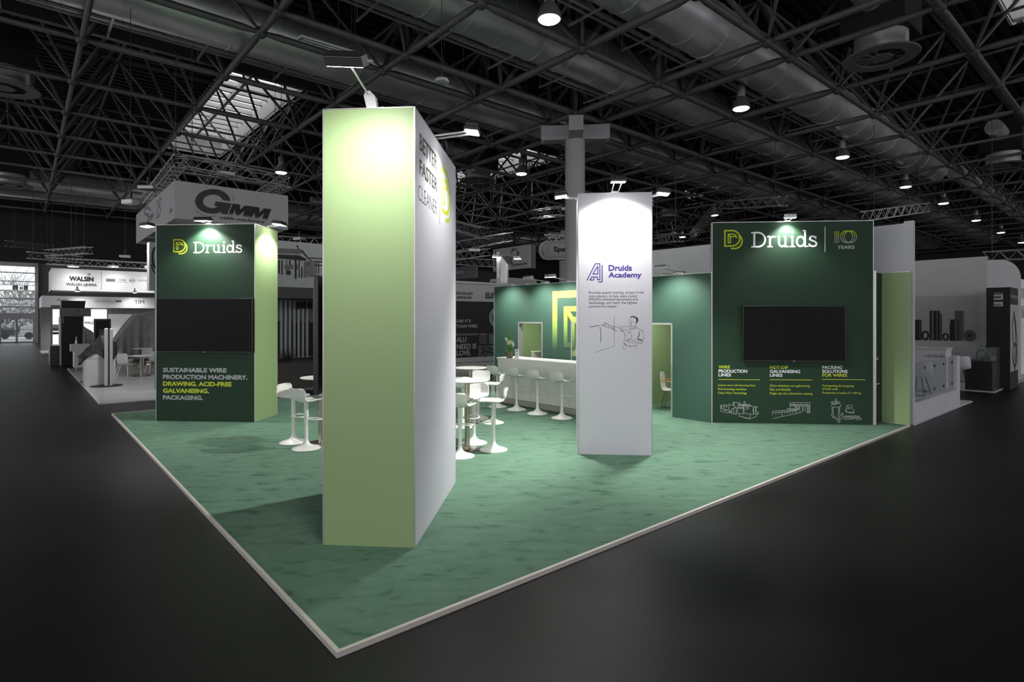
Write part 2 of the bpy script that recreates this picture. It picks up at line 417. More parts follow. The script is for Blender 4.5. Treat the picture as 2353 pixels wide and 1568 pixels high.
# ------------------------------------------------------------------ air ducts
def duct(b, r, a0, a1, rad, label, rails=True):
    zc = zr(r); t = thing('air_duct', label, 'duct', (0, 0, 0), RZ, 'round ventilation ducts under the hall roof')
    x0, x1, yc = a0 * GS, a1 * GS, b * GS
    k = MB(); n = 40
    vs = []; xx = x0; st = []
    while xx < x1: st.append(xx); xx += 1.5
    st.append(x1)
    for x in st: vs += [(x, yc + rad * math.cos(2 * math.pi * i / n), zc + rad * math.sin(2 * math.pi * i / n)) for i in range(n)]
    fs = [(j * n + i, j * n + (i + 1) % n, (j + 1) * n + (i + 1) % n, (j + 1) * n + i) for j in range(len(st) - 1) for i in range(n)]
    fs += [tuple(range(n)), tuple(range((len(st) - 1) * n, len(st) * n))]
    k.add(vs, fs).build('pipe', 'duct', t, True)
    k = MB()
    for x in st[1:-1]: k.tube([(x, yc + (rad + .006) * math.cos(2 * math.pi * i / 40), zc + (rad + .006) * math.sin(2 * math.pi * i / 40)) for i in range(40)], .012, 4, True)
    k.build('seam', 'duct', t, True)
    if rails:
        zb = zc - rad * .72; yr = yc + rad * .78
        k = MB().box(x0, x1, yr + .05, yr + .17, zb - .12, zb - .04).box(x0, x1, yr + .35, yr + .40, zb - .12, zb - .06); k.build('cable_rail', 'truss_alu', t)
        bar0 = MB().box(-.03, .03, yr - .55, yr + 1.1, zb - .2, zb - .14).build('cross_bar', 'truss_alu', t); bar0.location.x = x0 + 1.7
        rods = [MB().rod((0, yy, zb - .2), (0, yy, ZD), .012, n=4).build('hanger_rod', 'truss_alu', bar0) for yy in (yr - .5, yr + 1.05)]
        x = x0 + 1.7 + GS * .62
        while x < x1:
            c = bar0.copy(); COL.objects.link(c); c.location.x = x
            for h in rods: d = h.copy(); COL.objects.link(d); d.parent = c
            x += GS * .62
    return t
duct(4.95, 1.12, -3, 21.5, .92, 'wide round metal duct passing behind the tall green tower')
duct(3.53, 1.13, -1, 21.5, .92, 'round metal duct crossing above the grey hall column')
duct(2.55, 1.13, -1, 11.1, .92, 'round metal duct nearest the camera side with a closed end')
duct(13.2, 1.12, -4, 21.5, 1.1, 'distant round metal duct beyond the glass exit', False)
t = thing('air_duct', 'narrow round metal duct continuing past the closed duct end', 'duct', (0, 0, 0), RZ, 'round ventilation ducts under the hall roof')
MB().rod((11.3 * GS, 2.3 * GS, zr(1.1)), (21 * GS, 2.3 * GS, zr(1.1)), .5, n=24).build('pipe', 'duct', t, True)

t = thing('crane_rail', 'long dark flat beam running above the chord on the exit side of the hall column', 'beam', (0, 0, 0), RZ)
yb0 = 5.62 * GS; MB().box(-4 * GS, 21 * GS, yb0 - .02, yb0 + .02, Z0 + .62, Z0 + 1.0).box(-4 * GS, 21 * GS, yb0 - .12, yb0 + .12, Z0 + .58, Z0 + .62).box(-4 * GS, 21 * GS, yb0 - .12, yb0 + .12, Z0 + 1.0, Z0 + 1.04).build('beam', 'box_grey', t)
hp0 = MB().box(-.09, .09, yb0 - .09, yb0 + .09, Z0 + 1.04, Z1).build('hanger_post', 'box_grey', t); hp0.location.x = -3.4 * GS
for i in range(1, 48):
    c = hp0.copy(); COL.objects.link(c); c.location.x = (-3.4 + i * .5) * GS
# ------------------------------------------------------------------ swirl diffusers
def diffuser(a, b, label):
    p = ab(a, b, 0); t = thing('air_diffuser', label, 'vent', (p.x, p.y, 0), RZ, 'round swirl air diffusers')
    z = zr(.985); R = 1.14
    k = MB(); n = 40
    for r0, r1, zz in ((R * .62, R, z),):
        k.lathe([(r0, zz), (R * .98, zz), (R, zz + .03), (R * .98, zz + .06), (r0, zz + .06), (r0, zz)], n, cap=False)
    k.build('rim', 'wall_mid', t, True)
    MB().lathe([(.36, z + .02), (.34, z), (1e-3, z)], 24).build('hub', 'wall_mid', t, True)
    k = MB()
    for i in range(12):
        an = 2 * math.pi * i / 12; a2 = an + .2
        k.add([(.33 * math.cos(an), .33 * math.sin(an), z + .02), (R * .63 * math.cos(an), R * .63 * math.sin(an), z + .02),
               (R * .63 * math.cos(a2), R * .63 * math.sin(a2), z + .2), (.33 * math.cos(a2), .33 * math.sin(a2), z + .18)], [(0, 1, 2, 3)])
    k.build('vane', 'wall_mid', t)
    MB().lathe([(R * .7, z + .06), (R * .7, z + .75)], 32, cap=False).build('collar', 'duct', t, True)
    MB().box(-.95, .95, -.95, .95, z + .72, z + 2.5).build('plenum_box', 'wall_dark', t)
    MB().rod((-.9, 0, z + 1.7), (-2.6, 0, z + 1.7), .42, n=20).build('branch_pipe', 'duct', t, True)
    return t
for a, b, l in ((5.24, 1.55, 'large round swirl diffuser under a box, nearest above the green reception panel'),
                (10.22, 1.55, 'round swirl diffuser under a box at the far right roof bay'),
                (-.13, 6.95, 'round swirl diffuser above the empty aisle on the exit side'),
                (-.13, 11.95, 'small far swirl diffuser over the exit side aisle'),
                (5.26, 6.93, 'round swirl diffuser seen between the tall green tower and the hall column'),
                (10.26, 6.9, 'round swirl diffuser behind the white academy tower'),
                (5.26, 11.95, 'far swirl diffuser over the middle of the hall')): diffuser(a, b, l)

# ------------------------------------------------------------------ high bay lamps
def bay(p, label, s=1.0, e=0.0):
    t = thing('high_bay_lamp', label, 'hanging lamp', p, 0, 'bell shaped high bay lamps'); R = .345 * s
    MB().lathe([(R * .98, .0), (R * 1.02, .02), (R * .96, .14 * s), (R * .78, .32 * s), (R * .5, .44 * s), (R * .44, .47 * s)], 24).build('lamp_shade', 'box_grey', t, True)
    MB().lathe([(R * .44, .47 * s), (R * .44, .86 * s), (R * .4, .9 * s)], 16).build('ballast_housing', 'lamp_body', t, True)
    MB().rod((0, 0, .9 * s), (0, 0, zr(1.4) - p.z), .012, n=5).build('hanger_rod', 'lamp_body', t)
    MB().lathe([(R * .93, .01), (R * .8, -.03), (R * .5, -.05), (1e-3, -.06)], 24).build('diffuser', 'bay_glow', t, True)
    if e:
        l = light('SPOT', 'lamp_beam', (0, 0, -.12), (0, 0, -5), e, .3, cone=140, blend=.8, color=(1, .98, .95)); l.parent = t
    return t
BAYS = [(1262, 45, 'nearest bell shaped lamp glowing at the top above the hall column'), (1703, 250, 'bell lamp hanging over the green reception panel'),
        (1936, 362, 'bell lamp hanging just over the ten years corner of the green panel'), (2081, 430, 'bell lamp over the neighbouring white fabric wall'),
        (2168, 468, 'bell lamp over the grey poster wall'), (2243, 507, 'bell lamp over the rounded grey wall'), (2300, 535, 'small bell lamp beyond the rounded grey wall'),
        (2347, 558, 'tiny bell lamp at the far right edge'), (646, 397, 'bell lamp above the hanging cable machinery sign'), (1198, 400, 'bell lamp just before the hall column'),
        (1258, 497, 'small bell lamp beside the shaft of the hall column'), (1642, 495, 'small bell lamp by the corner of the green reception panel'),
        (1568, 545, 'tiny bell lamp over the low grey wall'), (8, 562, 'small bell lamp at the left edge above the exit'), (10, 580, 'lower small bell lamp at the left edge above the exit'),
        (327, 581, 'tiny bell lamp beside the cable machinery sign'), (303, 595, 'tiny bell lamp under the cable machinery sign')]
for x, y, l in BAYS:
    bay(G(x, y, zr(.94)), l, e=900 if x > 1900 else 500)
# ------------------------------------------------------------------ hall columns
def hall_column(a, b, label):
    p = ab(a, b, 0); t = thing('hall_column', label, 'column', (p.x, p.y, ZF), DEG_D, 'round grey hall columns')
    zt = 10.5 - ZF
    MB().lathe([(.45, 0), (.45, zt)], 40).build('shaft', 'column_grey', t, True)
    k = MB(); hw = .31
    k.prism([(-1.55, zt + .36), (-1.55, zt - .22), (-1.45, zt - .3), (-.45, zt - .28), (.45, zt - .28), (1.45, zt - .3), (1.55, zt - .22), (1.55, zt + .36)], -hw, hw)
    k.build('cross_arm', 'column_grey', t)
    k = MB(); k.box(-hw, hw, -1.55, -.3, zt - .28, zt + .36).box(-hw, hw, .3, 1.55, zt - .28, zt + .36).build('cross_arm', 'column_grey', t)
    MB().box(-.36, .36, -.4, .4, zt + .36, zt + .62).build('bearing_block', 'box_grey', t)
    return t
hall_column(4.54, 4.24, 'round grey hall column with a cross shaped head behind the academy tower')
hall_column(9.9, 9.62, 'far dark hall column partly behind the nearer hall column')

# ------------------------------------------------------------------ exit wall with windows and doors
wn = thing('window_1', None, None, FW.w(0, 0, 0), DEG_A, kind='structure')
uL = FW.uv(-160, 700)[0]
def fz(py): return FW.uv(40, py)[1]
u80 = FW.uv(80, 700)[0]
k = MB()
k.box(u80, u_end, -.35, .3, ZF, zw).box(uL, u_end, -.35, .3, fz(612), zw)
for y0, y1, w_ in ((626, 628, .1), (646, 648, .1), (655, 670, .2), (685, 688, .15), (704, 707, .15), (720, 733, .2)):
    k.box(uL, u80, -.2 * 1, .1, fz(y1), fz(y0))
k.build('window_frame', 'wall_light', wn)
MB().box(uL, u80, 0, .02, fz(733), fz(612)).build('pane', 'glass', wn)
dr = thing('door_1', None, None, FW.w(0, 0, 0), DEG_A, kind='structure')
k = MB()
for x in (-160, -122, -84, -42, 0, 38.5, 78.5):
    u = FW.uv(x, 700)[0]; k.box(u - .08, u + .08, -.15, .1, ZF, fz(733))
k.box(uL, u80, -.15, .1, ZF, fz(785)).box(uL, u80, -.1, .05, fz(758), fz(757)).build('door_frame', 'sign_grey', dr)
MB().box(uL, u80, 0, .02, ZF, fz(733)).build('pane', 'glass', dr)
mat('backlit_soft', (226, 226, 226), emit=.75)
sg = at(FW, 'direction_sign', 'long pale overhead sign with arrow and toilet symbols across the exit windows', 'sign', y=-.6)
s0, s1 = fz(667), fz(657)
MB().box(FW.uv(-100, 660)[0], FW.uv(80, 660)[0], 0, .2, s0, s1).build('board', 'backlit_soft', sg)
def icon(px0, px1, paths, m='ink_white', bgm='wall_mid'):
    a, b = FW.uv(px0, 660)[0], FW.uv(px1, 660)[0]; w_ = b - a; h_ = s1 - s0
    if bgm: MB().box(a, b, -.02, 0, s0, s1).build('pictogram_field', bgm, sg)
    mb_ = MB()
    for pth, lw in paths: mb_.stroke([(a + x * w_, s0 + z * h_) for x, z in pth], lw, -.03)
    mb_.build('pictogram', m, sg)
icon(29, 41.5, [([(.5, .9), (.5, .12)], .05), ([(.22, .42), (.5, .12), (.78, .42)], .05)])
icon(44, 54, [([(.3, .7), (.3, .1)], .08), ([(.3, .78), (.3, .9)], .07), ([(.7, .7), (.7, .1)], .08), ([(.7, .78), (.7, .9)], .07)], 'ink_black', None)
icon(54.5, 64, [([(.35, .85), (.4, .45), (.62, .42), (.75, .15)], .05), ([(.35, .55), (.2, .35), (.35, .15), (.55, .2)], .035)])
icon(79, 88, [([(.9, .5), (.1, .5)], .05), ([(.4, .8), (.1, .5), (.4, .2)], .05)], bgm=None)
# outside the exit
def outside(mb_, name, m, label=None, cat=None, kind=None, y=0, smooth=False, group=None):
    o = mb_.build(name, m, None, smooth, label=label, cat=cat, kind=kind, group=group); o.location = FW.w(0, y); o.rotation_euler = (0, 0, math.radians(DEG_A)); return o
mat('sky_out', (238, 240, 244), emit=.9); mat('tree_out', (150, 152, 150), .8, var=.5, scale=3); mat('ground_out', (150, 150, 150), .8)
mat('van_white', (210, 210, 210), .4); mat('car_dark', (50, 50, 52), .3)
outside(MB().box(-140, 10, 0, .2, -1, 30), 'sky_backdrop', 'sky_out', kind='structure', y=60)
outside(MB().box(-140, 10, 0, 60, ZF - .3, ZF - .05), 'ground', 'ground_out', kind='structure', y=.4)
light('AREA', 'daylight', FW.w(-4, 14, 24), FW.w(-4, 14, 0), 2500, 24)
rr = random.Random(3)
for i, (px, Y, h) in enumerate(((12, 84, 9.5), (44, 78, 9), (70, 88, 8.5))):
    t = thing('bare_tree', ('bare tree outside the leftmost exit pane', 'tall bare tree outside behind the exit windows', 'bare tree outside beside the exit pier')[i], 'tree', Vector((P(px, HY, Y).x, Y, ZF)), DEG_A, 'bare trees outside the exit')
    MB().rod((0, 0, 0), (0, 0, h * .4), .25, .18).build('trunk', 'tree_out', t)
    k = MB()
    for j in range(70):
        a = rr.uniform(0, 6.28); z0 = rr.uniform(h * .25, h * .7); r0 = rr.uniform(1, 3.6)
        k.rod((0, 0, z0), (r0 * math.cos(a), r0 * math.sin(a), z0 + rr.uniform(.8, h * .42)), .07, .02, 4)
    k.build('branches', 'tree_out', t)
for i, (px, Y, h) in enumerate(((18, 70, 3.6), (62, 72, 4.2))):
    k = MB()
    for j in range(420): k.ball((rr.uniform(-3.2, 3.2), rr.uniform(-1, 1), h * rr.uniform(.05, 1) ** .8), rr.uniform(.12, .3), 6)
    o = k.build('hedge', 'tree_out', None, True, label=('dark hedge outside behind the left exit door', 'grey hedge outside next to the exit pier')[i], cat='hedge'); o.location = (P(px, HY, Y).x, Y, ZF)
u = FW.uv(62, 745)[0] * 1.0
v = thing('van', 'white van parked outside the right exit door', 'van', Vector((P(52, HY, 59).x, 59, ZF)), DEG_A)
MB().prism([(-.2, .45), (4.2, .45), (4.2, 2.5), (1.6, 2.5), (.7, 1.5), (-.2, 1.25)], 0, 1.9).build('body', 'van_white', v)
MB().prism([(.8, 1.55), (1.7, 1.55), (1.7, 2.3), (1.5, 2.3)], -.02, 1.92).build('windscreen', 'car_dark', v)
for x in (.5, 3.3): MB().rod((x, -.03, .36), (x, 1.93, .36), .36, n=18).build('wheel', 'black_matte', v, True)
v = thing('car', 'dark car parked outside the left exit door', 'car', Vector((P(-52, HY, 58).x, 58, ZF)), DEG_A)
MB().prism([(-1, .35), (2.9, .35), (2.9, .95), (2.1, 1.02), (1.5, 1.45), (0, 1.45), (-.7, 1.0), (-1, .9)], 0, 1.7).build('body', 'car_dark', v)
for x in (-.3, 2.1): MB().rod((x, -.03, .32), (x, 1.73, .32), .32, n=18).build('wheel', 'black_matte', v, True)
# ================================================================== THE GREEN STAND
pF, pL, pR = G(774, 1503), G(256, 951), G(2093, 977.5)
pB = pL + pR - pF
def inset(pts, d):
    c = sum(pts, Vector()) / 4; A_ = Vector((AX[0], AX[1], 0)); B_ = Vector((BX[0], BX[1], 0)); r = []
    for p in pts:
        q = p - c; r.append(p - A_ * math.copysign(d, q.dot(A_)) - B_ * math.copysign(d, q.dot(B_)))
    return r
plat = thing('carpet_platform', 'raised square stand floor covered in mottled green carpet', 'carpet')
quad = [pF, pR, pB, pL]; qi = inset(quad, .03)
MB().slab(qi, ZF, 0).build('carpet', 'carpet', plat)
k = MB()
for i in range(4):
    a, b, c, d = quad[i], quad[(i + 1) % 4], qi[(i + 1) % 4], qi[i]
    k.slab([a, b, c, d], ZF, .006)
k.build('edge_trim', 'alu_trim', plat)

def tower(F, w_, d_, h, mats, label, name='display_tower', cat='display tower'):
    t = at(F, name, label, cat); e = .012
    MB().box(e, w_ - e, 0, .02, 0, h).build('front_panel', mats[0], t)
    MB().box(w_ - .02, w_, e, d_ - e, 0, h).build('side_panel', mats[1], t)
    MB().box(0, .02, e, d_ - e, 0, h).build('side_panel', mats[2], t)
    MB().box(e, w_ - e, d_ - .02, d_, 0, h).build('rear_panel', mats[3], t)
    k = MB()
    for x in (-.001, w_ - e + .001):
        for y in (-.001, d_ - e + .001): k.box(x, x + e, y, y + e, 0, h + .004)
    k.box(0, w_, 0, .03, h - .004, h + .008).box(0, w_, d_ - .03, d_, h - .004, h + .008).box(0, .03, 0, d_, h - .004, h + .008).box(w_ - .03, w_, 0, d_, h - .004, h + .008)
    k.box(.03, w_ - .03, .03, d_ - .03, h - .06, h - .04)
    k.build('corner_profile', 'alu', t); return t
# ---- logo and slab serif word mark, drawn as flat print
DLOGO = [([(106, 104), (235, 104)] + arc(222, 222, 116, 118, -83, 83, 16) + [(235, 343), (106, 343)], True, 23),
         (arc(262, 268, 111, 113, -58, 88, 16) + [(202, 382)], False, 22),
         ([(158, 292), (158, 158), (238, 158), (270, 175), (296, 212), (262, 196), (192, 197), (192, 292)], True, 17),
         ([(166, 166), (194, 200)], False, 17)]
def dlogo(parent, u0, v1, kx, kz, m, y=-.001, name='logo'):
    mb_ = MB()
    for i, (pts, cl, w_) in enumerate(DLOGO):
        mb_.stroke([(u0 + (x - 95) * kx, v1 - (z - 92) * kz) for x, z in pts], w_ * (kx + kz) / 2, y - .0002 * i, cl)
    return mb_.build(name, m, parent)
DR = []
def _slab(x0, x1, z): DR.append(([(x0, z), (x1, z)], .085))
_slab(0, .45, .957); _slab(0, .45, .043); DR.append(([(.205, 0), (.205, 1)], .125)); DR.append(([(.2, .955), (.45, .955)] + arc(.45, .5, .475, .455, 90, -90, 18) + [(.2, .045)], .115))
_slab(1.06, 1.41, .04); _slab(1.06, 1.24, .69); DR.append(([(1.235, 0), (1.235, .73)], .12)); DR.append((arc(1.50, .44, .262, .255, 180, 95, 10) + [(1.60, .665)], .105))
_slab(1.70, 1.86, .69); DR.append(([(1.835, .73), (1.835, .28)] + arc(2.03, .27, .195, .215, 180, 300, 10) + [(2.25, .18)], .12)); DR.append(([(2.25, 0), (2.25, .73)], .12)); _slab(2.12, 2.26, .69); _slab(2.25, 2.46, .04)
_slab(2.53, 2.89, .04); _slab(2.56, 2.72, .69); DR.append(([(2.71, 0), (2.71, .73)], .12))
DR.append((arc(2.71, .945, .042, .042, 0, 360, 12), .085))
DR.append((arc(3.24, .36, .25, .31, 0, 360, 22), .115)); DR.append(([(3.53, 0), (3.53, 1.09)], .12)); _slab(3.38, 3.54, 1.05); _slab(3.53, 3.72, .04)
DR.append(([(4.23, .5), (4.23, .70)], .07)); DR.append((arc(4.03, .53, .19, .155, 20, 200, 10) + arc(4.10, .20, .17, .155, 60, -90, 8) + arc(4.02, .20, .19, .155, -90, -160, 5), .11)); DR.append(([(3.80, .02), (3.80, .23)], .07))
def druids(parent, F, x0, x1, yt, yb, m, y=-.001):
    u0, v1 = F.uv(x0, yt); _, v0 = F.uv(x0, yb); u1, _ = F.uv(x1, yt)
    kx = (u1 - u0) / 4.3; kz = (v1 - v0); mb_ = MB()
    for i, (pts, w_) in enumerate(DR):
        mb_.stroke([(u0 + x * kx, v0 + z * kz) for x, z in pts], w_ * (kx + kz) / 2, y - .0001 * (i % 7))
    return mb_.build('word_mark', m, parent)
# ---- flood lamps on arms
def flood(name, base, head, aim, label, energy, hw=.16, hd=.11, cone=105, blend=.6, arms=2, body='lamp_dark', glow=True, bar=False, color=(1, 1, .97)):
    base, head, aim = Vector(base), Vector(head), Vector(aim)
    t = thing(name, label, 'lamp', base, 0, 'flood lamps on the stand walls')
    h = head - base; dirn = Vector((h.x, h.y, 0)); dirn = dirn.normalized() if dirn.length > .01 else Vector((0, -1, 0))
    side = Vector((-dirn.y, dirn.x, 0))
    MB().box(-.06, .06, -.06, .06, 0, .03).build('clamp', 'lamp_body', t)
    k = MB()
    if arms == 2:
        for s in (-1, 1): k.rod(side * s * .05 + Vector((0, 0, .02)), h + side * s * hw * .5, .011, n=6)
    else: k.rod((0, 0, .05), h, .011, n=6)
    k.build('arm', 'lamp_body', t)
    up = (dirn * .12 + Vector((0, 0, 1))).normalized(); fw = side.cross(up).normalized()
    M = Matrix((side, fw, up)).transposed().to_4x4(); M.translation = h
    MB().bbox(-hw, hw, -hd, hd, 0, .045, .012).xf(M).build('lamp_head', body, t)
    k = MB()
    for i in range(7): x = -hw + hw * 2 * (i + .5) / 7; k.box(x - .005, x + .005, -hd * .8, hd * .8, .045, .075)
    k.xf(M).build('heat_fins', body, t)
    MB().box(-hw * .88, hw * .88, -hd * .8, hd * .8, -.006, 0).xf(M).build('led_panel', 'lamp_glow' if glow else 'ink_white', t)
    p = M @ Vector((0, 0, -.03)); l = light('SPOT', 'flood_beam', p, aim - base, energy, .06, cone=cone, blend=blend, color=color)
    l.parent = t; return t
# ---- screens
def tv(F, u0, u1, z0, z1, off, label, th=.055):
    t = at(F, 'television', label, 'screen', u=(u0 + u1) / 2, z=z0); w_ = (u1 - u0) / 2; h = z1 - z0
    MB().bbox(-w_, w_, -off, -off + th, 0, h, .006).build('casing', 'black_gloss', t)
    MB().box(-w_ + .014, w_ - .014, -off - .002, -off, .02, h - .012).build('screen', 'screen', t)
    k = MB()
    for x in (-.3, .3): k.box(x - .03, x + .03, -off + th, -.012, h * .2, h * .85)
    k.box(-.4, .4, -.03, -.005, h * .35, h * .42).box(-.4, .4, -.03, -.005, h * .62, h * .69).build('wall_bracket', 'black_matte', t)
    MB().box(-.02, .02, -off - .004, -off, .006, .014).build('badge', 'alu', t)
    return t

# ---------------- tall light green tower, nearest the camera
Fg = Fr(G(741.5, 1252.5), DEG_D); wG = (G(956, 1255) - G(741.5, 1252.5)).length
Fw = Fr(G(956.5, 1255), DEG_C); dG = 2.09
tg = tower(Fg, wG, dG, 4.0, ('light_green', 'panel_white', 'panel_white', 'light_green'), 'tallest looking tower with light green front and white slogan side, nearest the carpet corner')
side = thing('side_print', None, None, (wG, 0, 0), 90); side.parent = tg
for s, x0, x1, yt, yb, m, bo in (('BETTER', 966.6, 1006, 307.5, 347, 'ink_dark', .03), ('FASTER', 966.6, 1006.5, 366.8, 402.5, 'ink_dark', .03), ('CLEANER', 963.4, 1006.3, 424.8, 460, 'ink_dark', -.015)):
    textpx(side, Fw, s, x0, x1, yt, yb, m, bo)
u, v1 = Fw.uv(1012, 396); _, v0 = Fw.uv(1012, 517)
MB().box(u - .008, u + .008, -.004, -.001, v0, v1).build('divider_line', 'ink_grey', side)
ua, va = Fw.uv(1017.3, 382); ub, _ = Fw.uv(1038, 500); _, vb = Fw.uv(1017.3, 488)
dlogo(side, ua, va, (ub - ua) / 290, (va - vb) / 263, 'lime_logo')
# screen on its hidden left flank, seen edge-on
Fl = Fr(Fg.w(0, 1.95), DEG_C - 180)
tv(Fl, .12, 1.68, 1.345, 2.50, .21, 'large black screen seen edge-on beside the tall light green tower')
b0 = Fg.w(wG * .5, .12, 4.0)
t = thing('led_spotlight', 'long finned white lamp on a slanting arm on top of the tall light green tower', 'lamp', b0, DEG_D)
MB().bbox(-.07, .07, -.06, .06, 0, .03).build('clamp', 'ink_white', t)
k = MB().prism([(-.045, .03), (.05, .03), (.03, .15), (-.02, .2), (-.06, .19), (-.075, .15)], -.035, .035).build('driver_housing', 'ink_white', t)
hp = P(797, 140, 4.42) - b0; hp = Vector((hp.x * DD[0] + hp.y * DD[1], hp.x * CD[0] + hp.y * CD[1], hp.z))
MB().rod((-.04, 0, .17), hp + Vector((.0, .06, .0)), .009, n=8).build('arm', 'ink_white', t)
k = MB()
M = Matrix.Translation(hp) @ Matrix.Rotation(math.radians(4), 4, 'Y') @ Matrix.Rotation(math.radians(34), 4, 'X')
k.prism([(-.155, -.03), (.155, -.03), (.14, .045), (-.14, .045)], -.07, .07).xf(M).build('lamp_head', 'lamp_body', t)
k = MB()
for i in range(6): y = -.072 + i * .024; k.box(-.14, .14, y - .003, y + .003, .045, .065)
for i in range(5): z = -.02 + i * .013; k.box(-.15, .15, -.078, -.07, z, z + .005)
k.xf(M).build('heat_fins', 'lamp_dark', t)
MB().box(-.14, .14, -.06, .06, -.035, -.03).xf(M).build('led_panel', 'lamp_glow', t)
MB().rod(M @ Vector((.155, 0, .01)), M @ Vector((.2, .02, .0)), .012, n=8).build('cable_gland', 'lamp_body', t)
MB().tube([(.05, 0, .05), (.1, .0, .055), (.15, .03, .045), (.2, .1, .02), (.26, .2, .01)], .005, 6).build('cable', 'lamp_body', t)
l = light('SPOT', 'lamp_beam', hp + Vector((0, .04, -.06)), (-.08, .1, -2.8), 112, .25, cone=160, blend=1.0, color=(1, 1, .97)); l.parent = t
tb = Fg.w(wG, .95, 4.0)
flood('flood_lamp', tb - Fg.x * .1, tb + Fg.x * .38 + Vector((0, 0, .07)), Fg.w(wG + .3, 1.0, 1.5), 'bright flood lamp on two arms over the white slogan side of the tall green tower', 78, hw=.1, hd=.08, cone=130)

# ---------------- white academy tower
Fa = Fr(G(1328.5, 1044), DEG_D); wA = (G(1497, 1045) - G(1328.5, 1044)).length
ta = tower(Fa, wA, .9, 4.0, ('panel_white',) * 4, 'tall plain white tower with violet academy logo and sketch of a man')
k = MB(); cv = lambda x, z: (1335 + x / 6.819, 590 + z / 6.819)
def pathpx(F, L, w_, m, parent, conv, name='drawing', closed=(), y=-.001):
    return strokes(parent, F, L, w_, m, name, conv, y, closed)
kz = 8.74 / FPX / 6.819
pathpx(Fa, [[(92, 374), (226, 112), (296, 112), (296, 362), (258, 362), (258, 318), (170, 318), (142, 366), (196, 366), (212, 320)], [(262, 148), (188, 272), (264, 272), (264, 148)], [(332, 134), (332, 394), (272, 394)]], 15 * kz, 'ink_violet', ta, cv, 'logo')
for s, x0, x1, yt, yb, m, bo in (('Druids', 1398.4, 1452, 609.2, 623, 'ink_violet', .035), ('Academy', 1398, 1474, 626, 642, 'ink_violet', .035),
        ('Provides special training, unique in the', 1353.2, 1479.3, 669.8, 677, 'ink_black', 0), ('wire industry, to help users master', 1353.2, 1465, 678, 685.5, 'ink_black', 0),
        ('DRUIDS advanced equipment and', 1353.2, 1465, 685.3, 692.6, 'ink_black', 0), ('technology, and reach the highest', 1353.2, 1464, 693, 700.8, 'ink_black', 0),
        ('perfomance targets.', 1353.2, 1418, 701.8, 708, 'ink_black', 0)): textpx(ta, Fa, s, x0, x1, yt, yb, m, bo)
pathpx(Fa, [[(522, 930), (522, 1410), (380, 1450), (215, 1505)]], 4 * kz, 'ink_black', ta, cv)
pathpx(Fa, [[(135, 1102), (200, 1096), (285, 1076)], [(298, 1098), (308, 1180), (312, 1260), (300, 1350)]], 9 * kz, 'ink_violet', ta, cv)
pathpx(Fa, [[(305, 1074), (345, 1072), (385, 1082), (410, 1066), (385, 1046), (345, 1058), (338, 1072), (360, 1088), (400, 1104), (440, 1110), (448, 1088), (425, 1052), (385, 1036), (350, 1044)],
    [(425, 1075), (470, 1085), (530, 1100), (580, 1106)], [(448, 1108), (490, 1130), (540, 1158), (570, 1164)], [(492, 1090), (480, 1120), (510, 1138)], [(505, 1088), (520, 1105), (512, 1140), (540, 1150)],
    [(580, 1106), (610, 1130), (640, 1166), (672, 1176)], [(600, 1104), (640, 1098), (700, 1094), (760, 1094)], [(620, 1110), (650, 1160)], [(636, 1128), (668, 1168)], [(600, 1168), (640, 1168), (672, 1176)],
    [(672, 1176), (690, 1240), (672, 1330), (672, 1360), (700, 1380)], [(688, 1210), (712, 1255)], [(668, 1142), (720, 1150), (790, 1188), (788, 1200)], [(720, 1192), (770, 1196)],
    [(776, 960), (768, 1010), (765, 1060), (776, 1085), (795, 1104), (830, 1098), (858, 1060), (880, 1020), (890, 985)], [(776, 960), (790, 935), (840, 938), (885, 960), (893, 990), (880, 1020)],
    [(785, 1020), (803, 1014)], [(812, 1020), (840, 1018)], [(795, 1025), (786, 1052), (796, 1056)], [(782, 1068), (806, 1068)], [(765, 1125), (790, 1146), (812, 1130), (858, 1100)], [(768, 1100), (762, 1140), (790, 1120)], [(858, 1090), (850, 1132), (815, 1132)],
    [(862, 1098), (900, 1130), (950, 1152), (978, 1168)], [(955, 1160), (975, 1210), (980, 1280), (968, 1330), (950, 1366), (900, 1360), (868, 1350)], [(920, 1170), (912, 1230), (880, 1278), (915, 1290)],
    [(885, 1300), (930, 1310), (965, 1330)], [(870, 1330), (905, 1335), (940, 1350)], [(705, 1306), (745, 1288), (800, 1300), (828, 1330), (815, 1350), (760, 1344), (720, 1330), (705, 1306)], [(715, 1312), (760, 1308)], [(722, 1326), (765, 1322)],
    [(830, 1330), (850, 1306), (872, 1308)], [(830, 1356), (868, 1352)], [(680, 1370), (720, 1392), (780, 1404), (840, 1396), (880, 1384)], [(690, 1385), (740, 1400)], [(758, 1404), (775, 1420), (792, 1404)], [(668, 1390), (652, 1440), (704, 1450)], [(872, 1392), (872, 1445)], [(790, 1210), (782, 1290)]], 4.2 * kz, 'ink_black', ta, cv)
pathpx(Fa, [[(780, 952), (800, 938), (830, 948), (862, 955), (885, 972)], [(862, 962), (872, 985), (876, 1015), (864, 1042)], [(884, 970), (888, 1000), (876, 1030)]], 15 * kz, 'ink_black', ta, cv)
pathpx(Fa, [[(914, 1185), (910, 1235), (888, 1275)], [(684, 1360), (700, 1392)], [(890, 1296), (935, 1300), (962, 1318)]], 10 * kz, 'ink_black', ta, cv)
c0 = Fa.w(wA / 2, .05, 4.0); flood('flood_lamp', c0, c0 - Fa.n * .5 + Vector((0, 0, .06)), Fa.w(wA / 2, 0, 2.2), 'glowing flood lamp centred on top of the white academy tower', 125, hw=.11, cone=128, blend=.5)
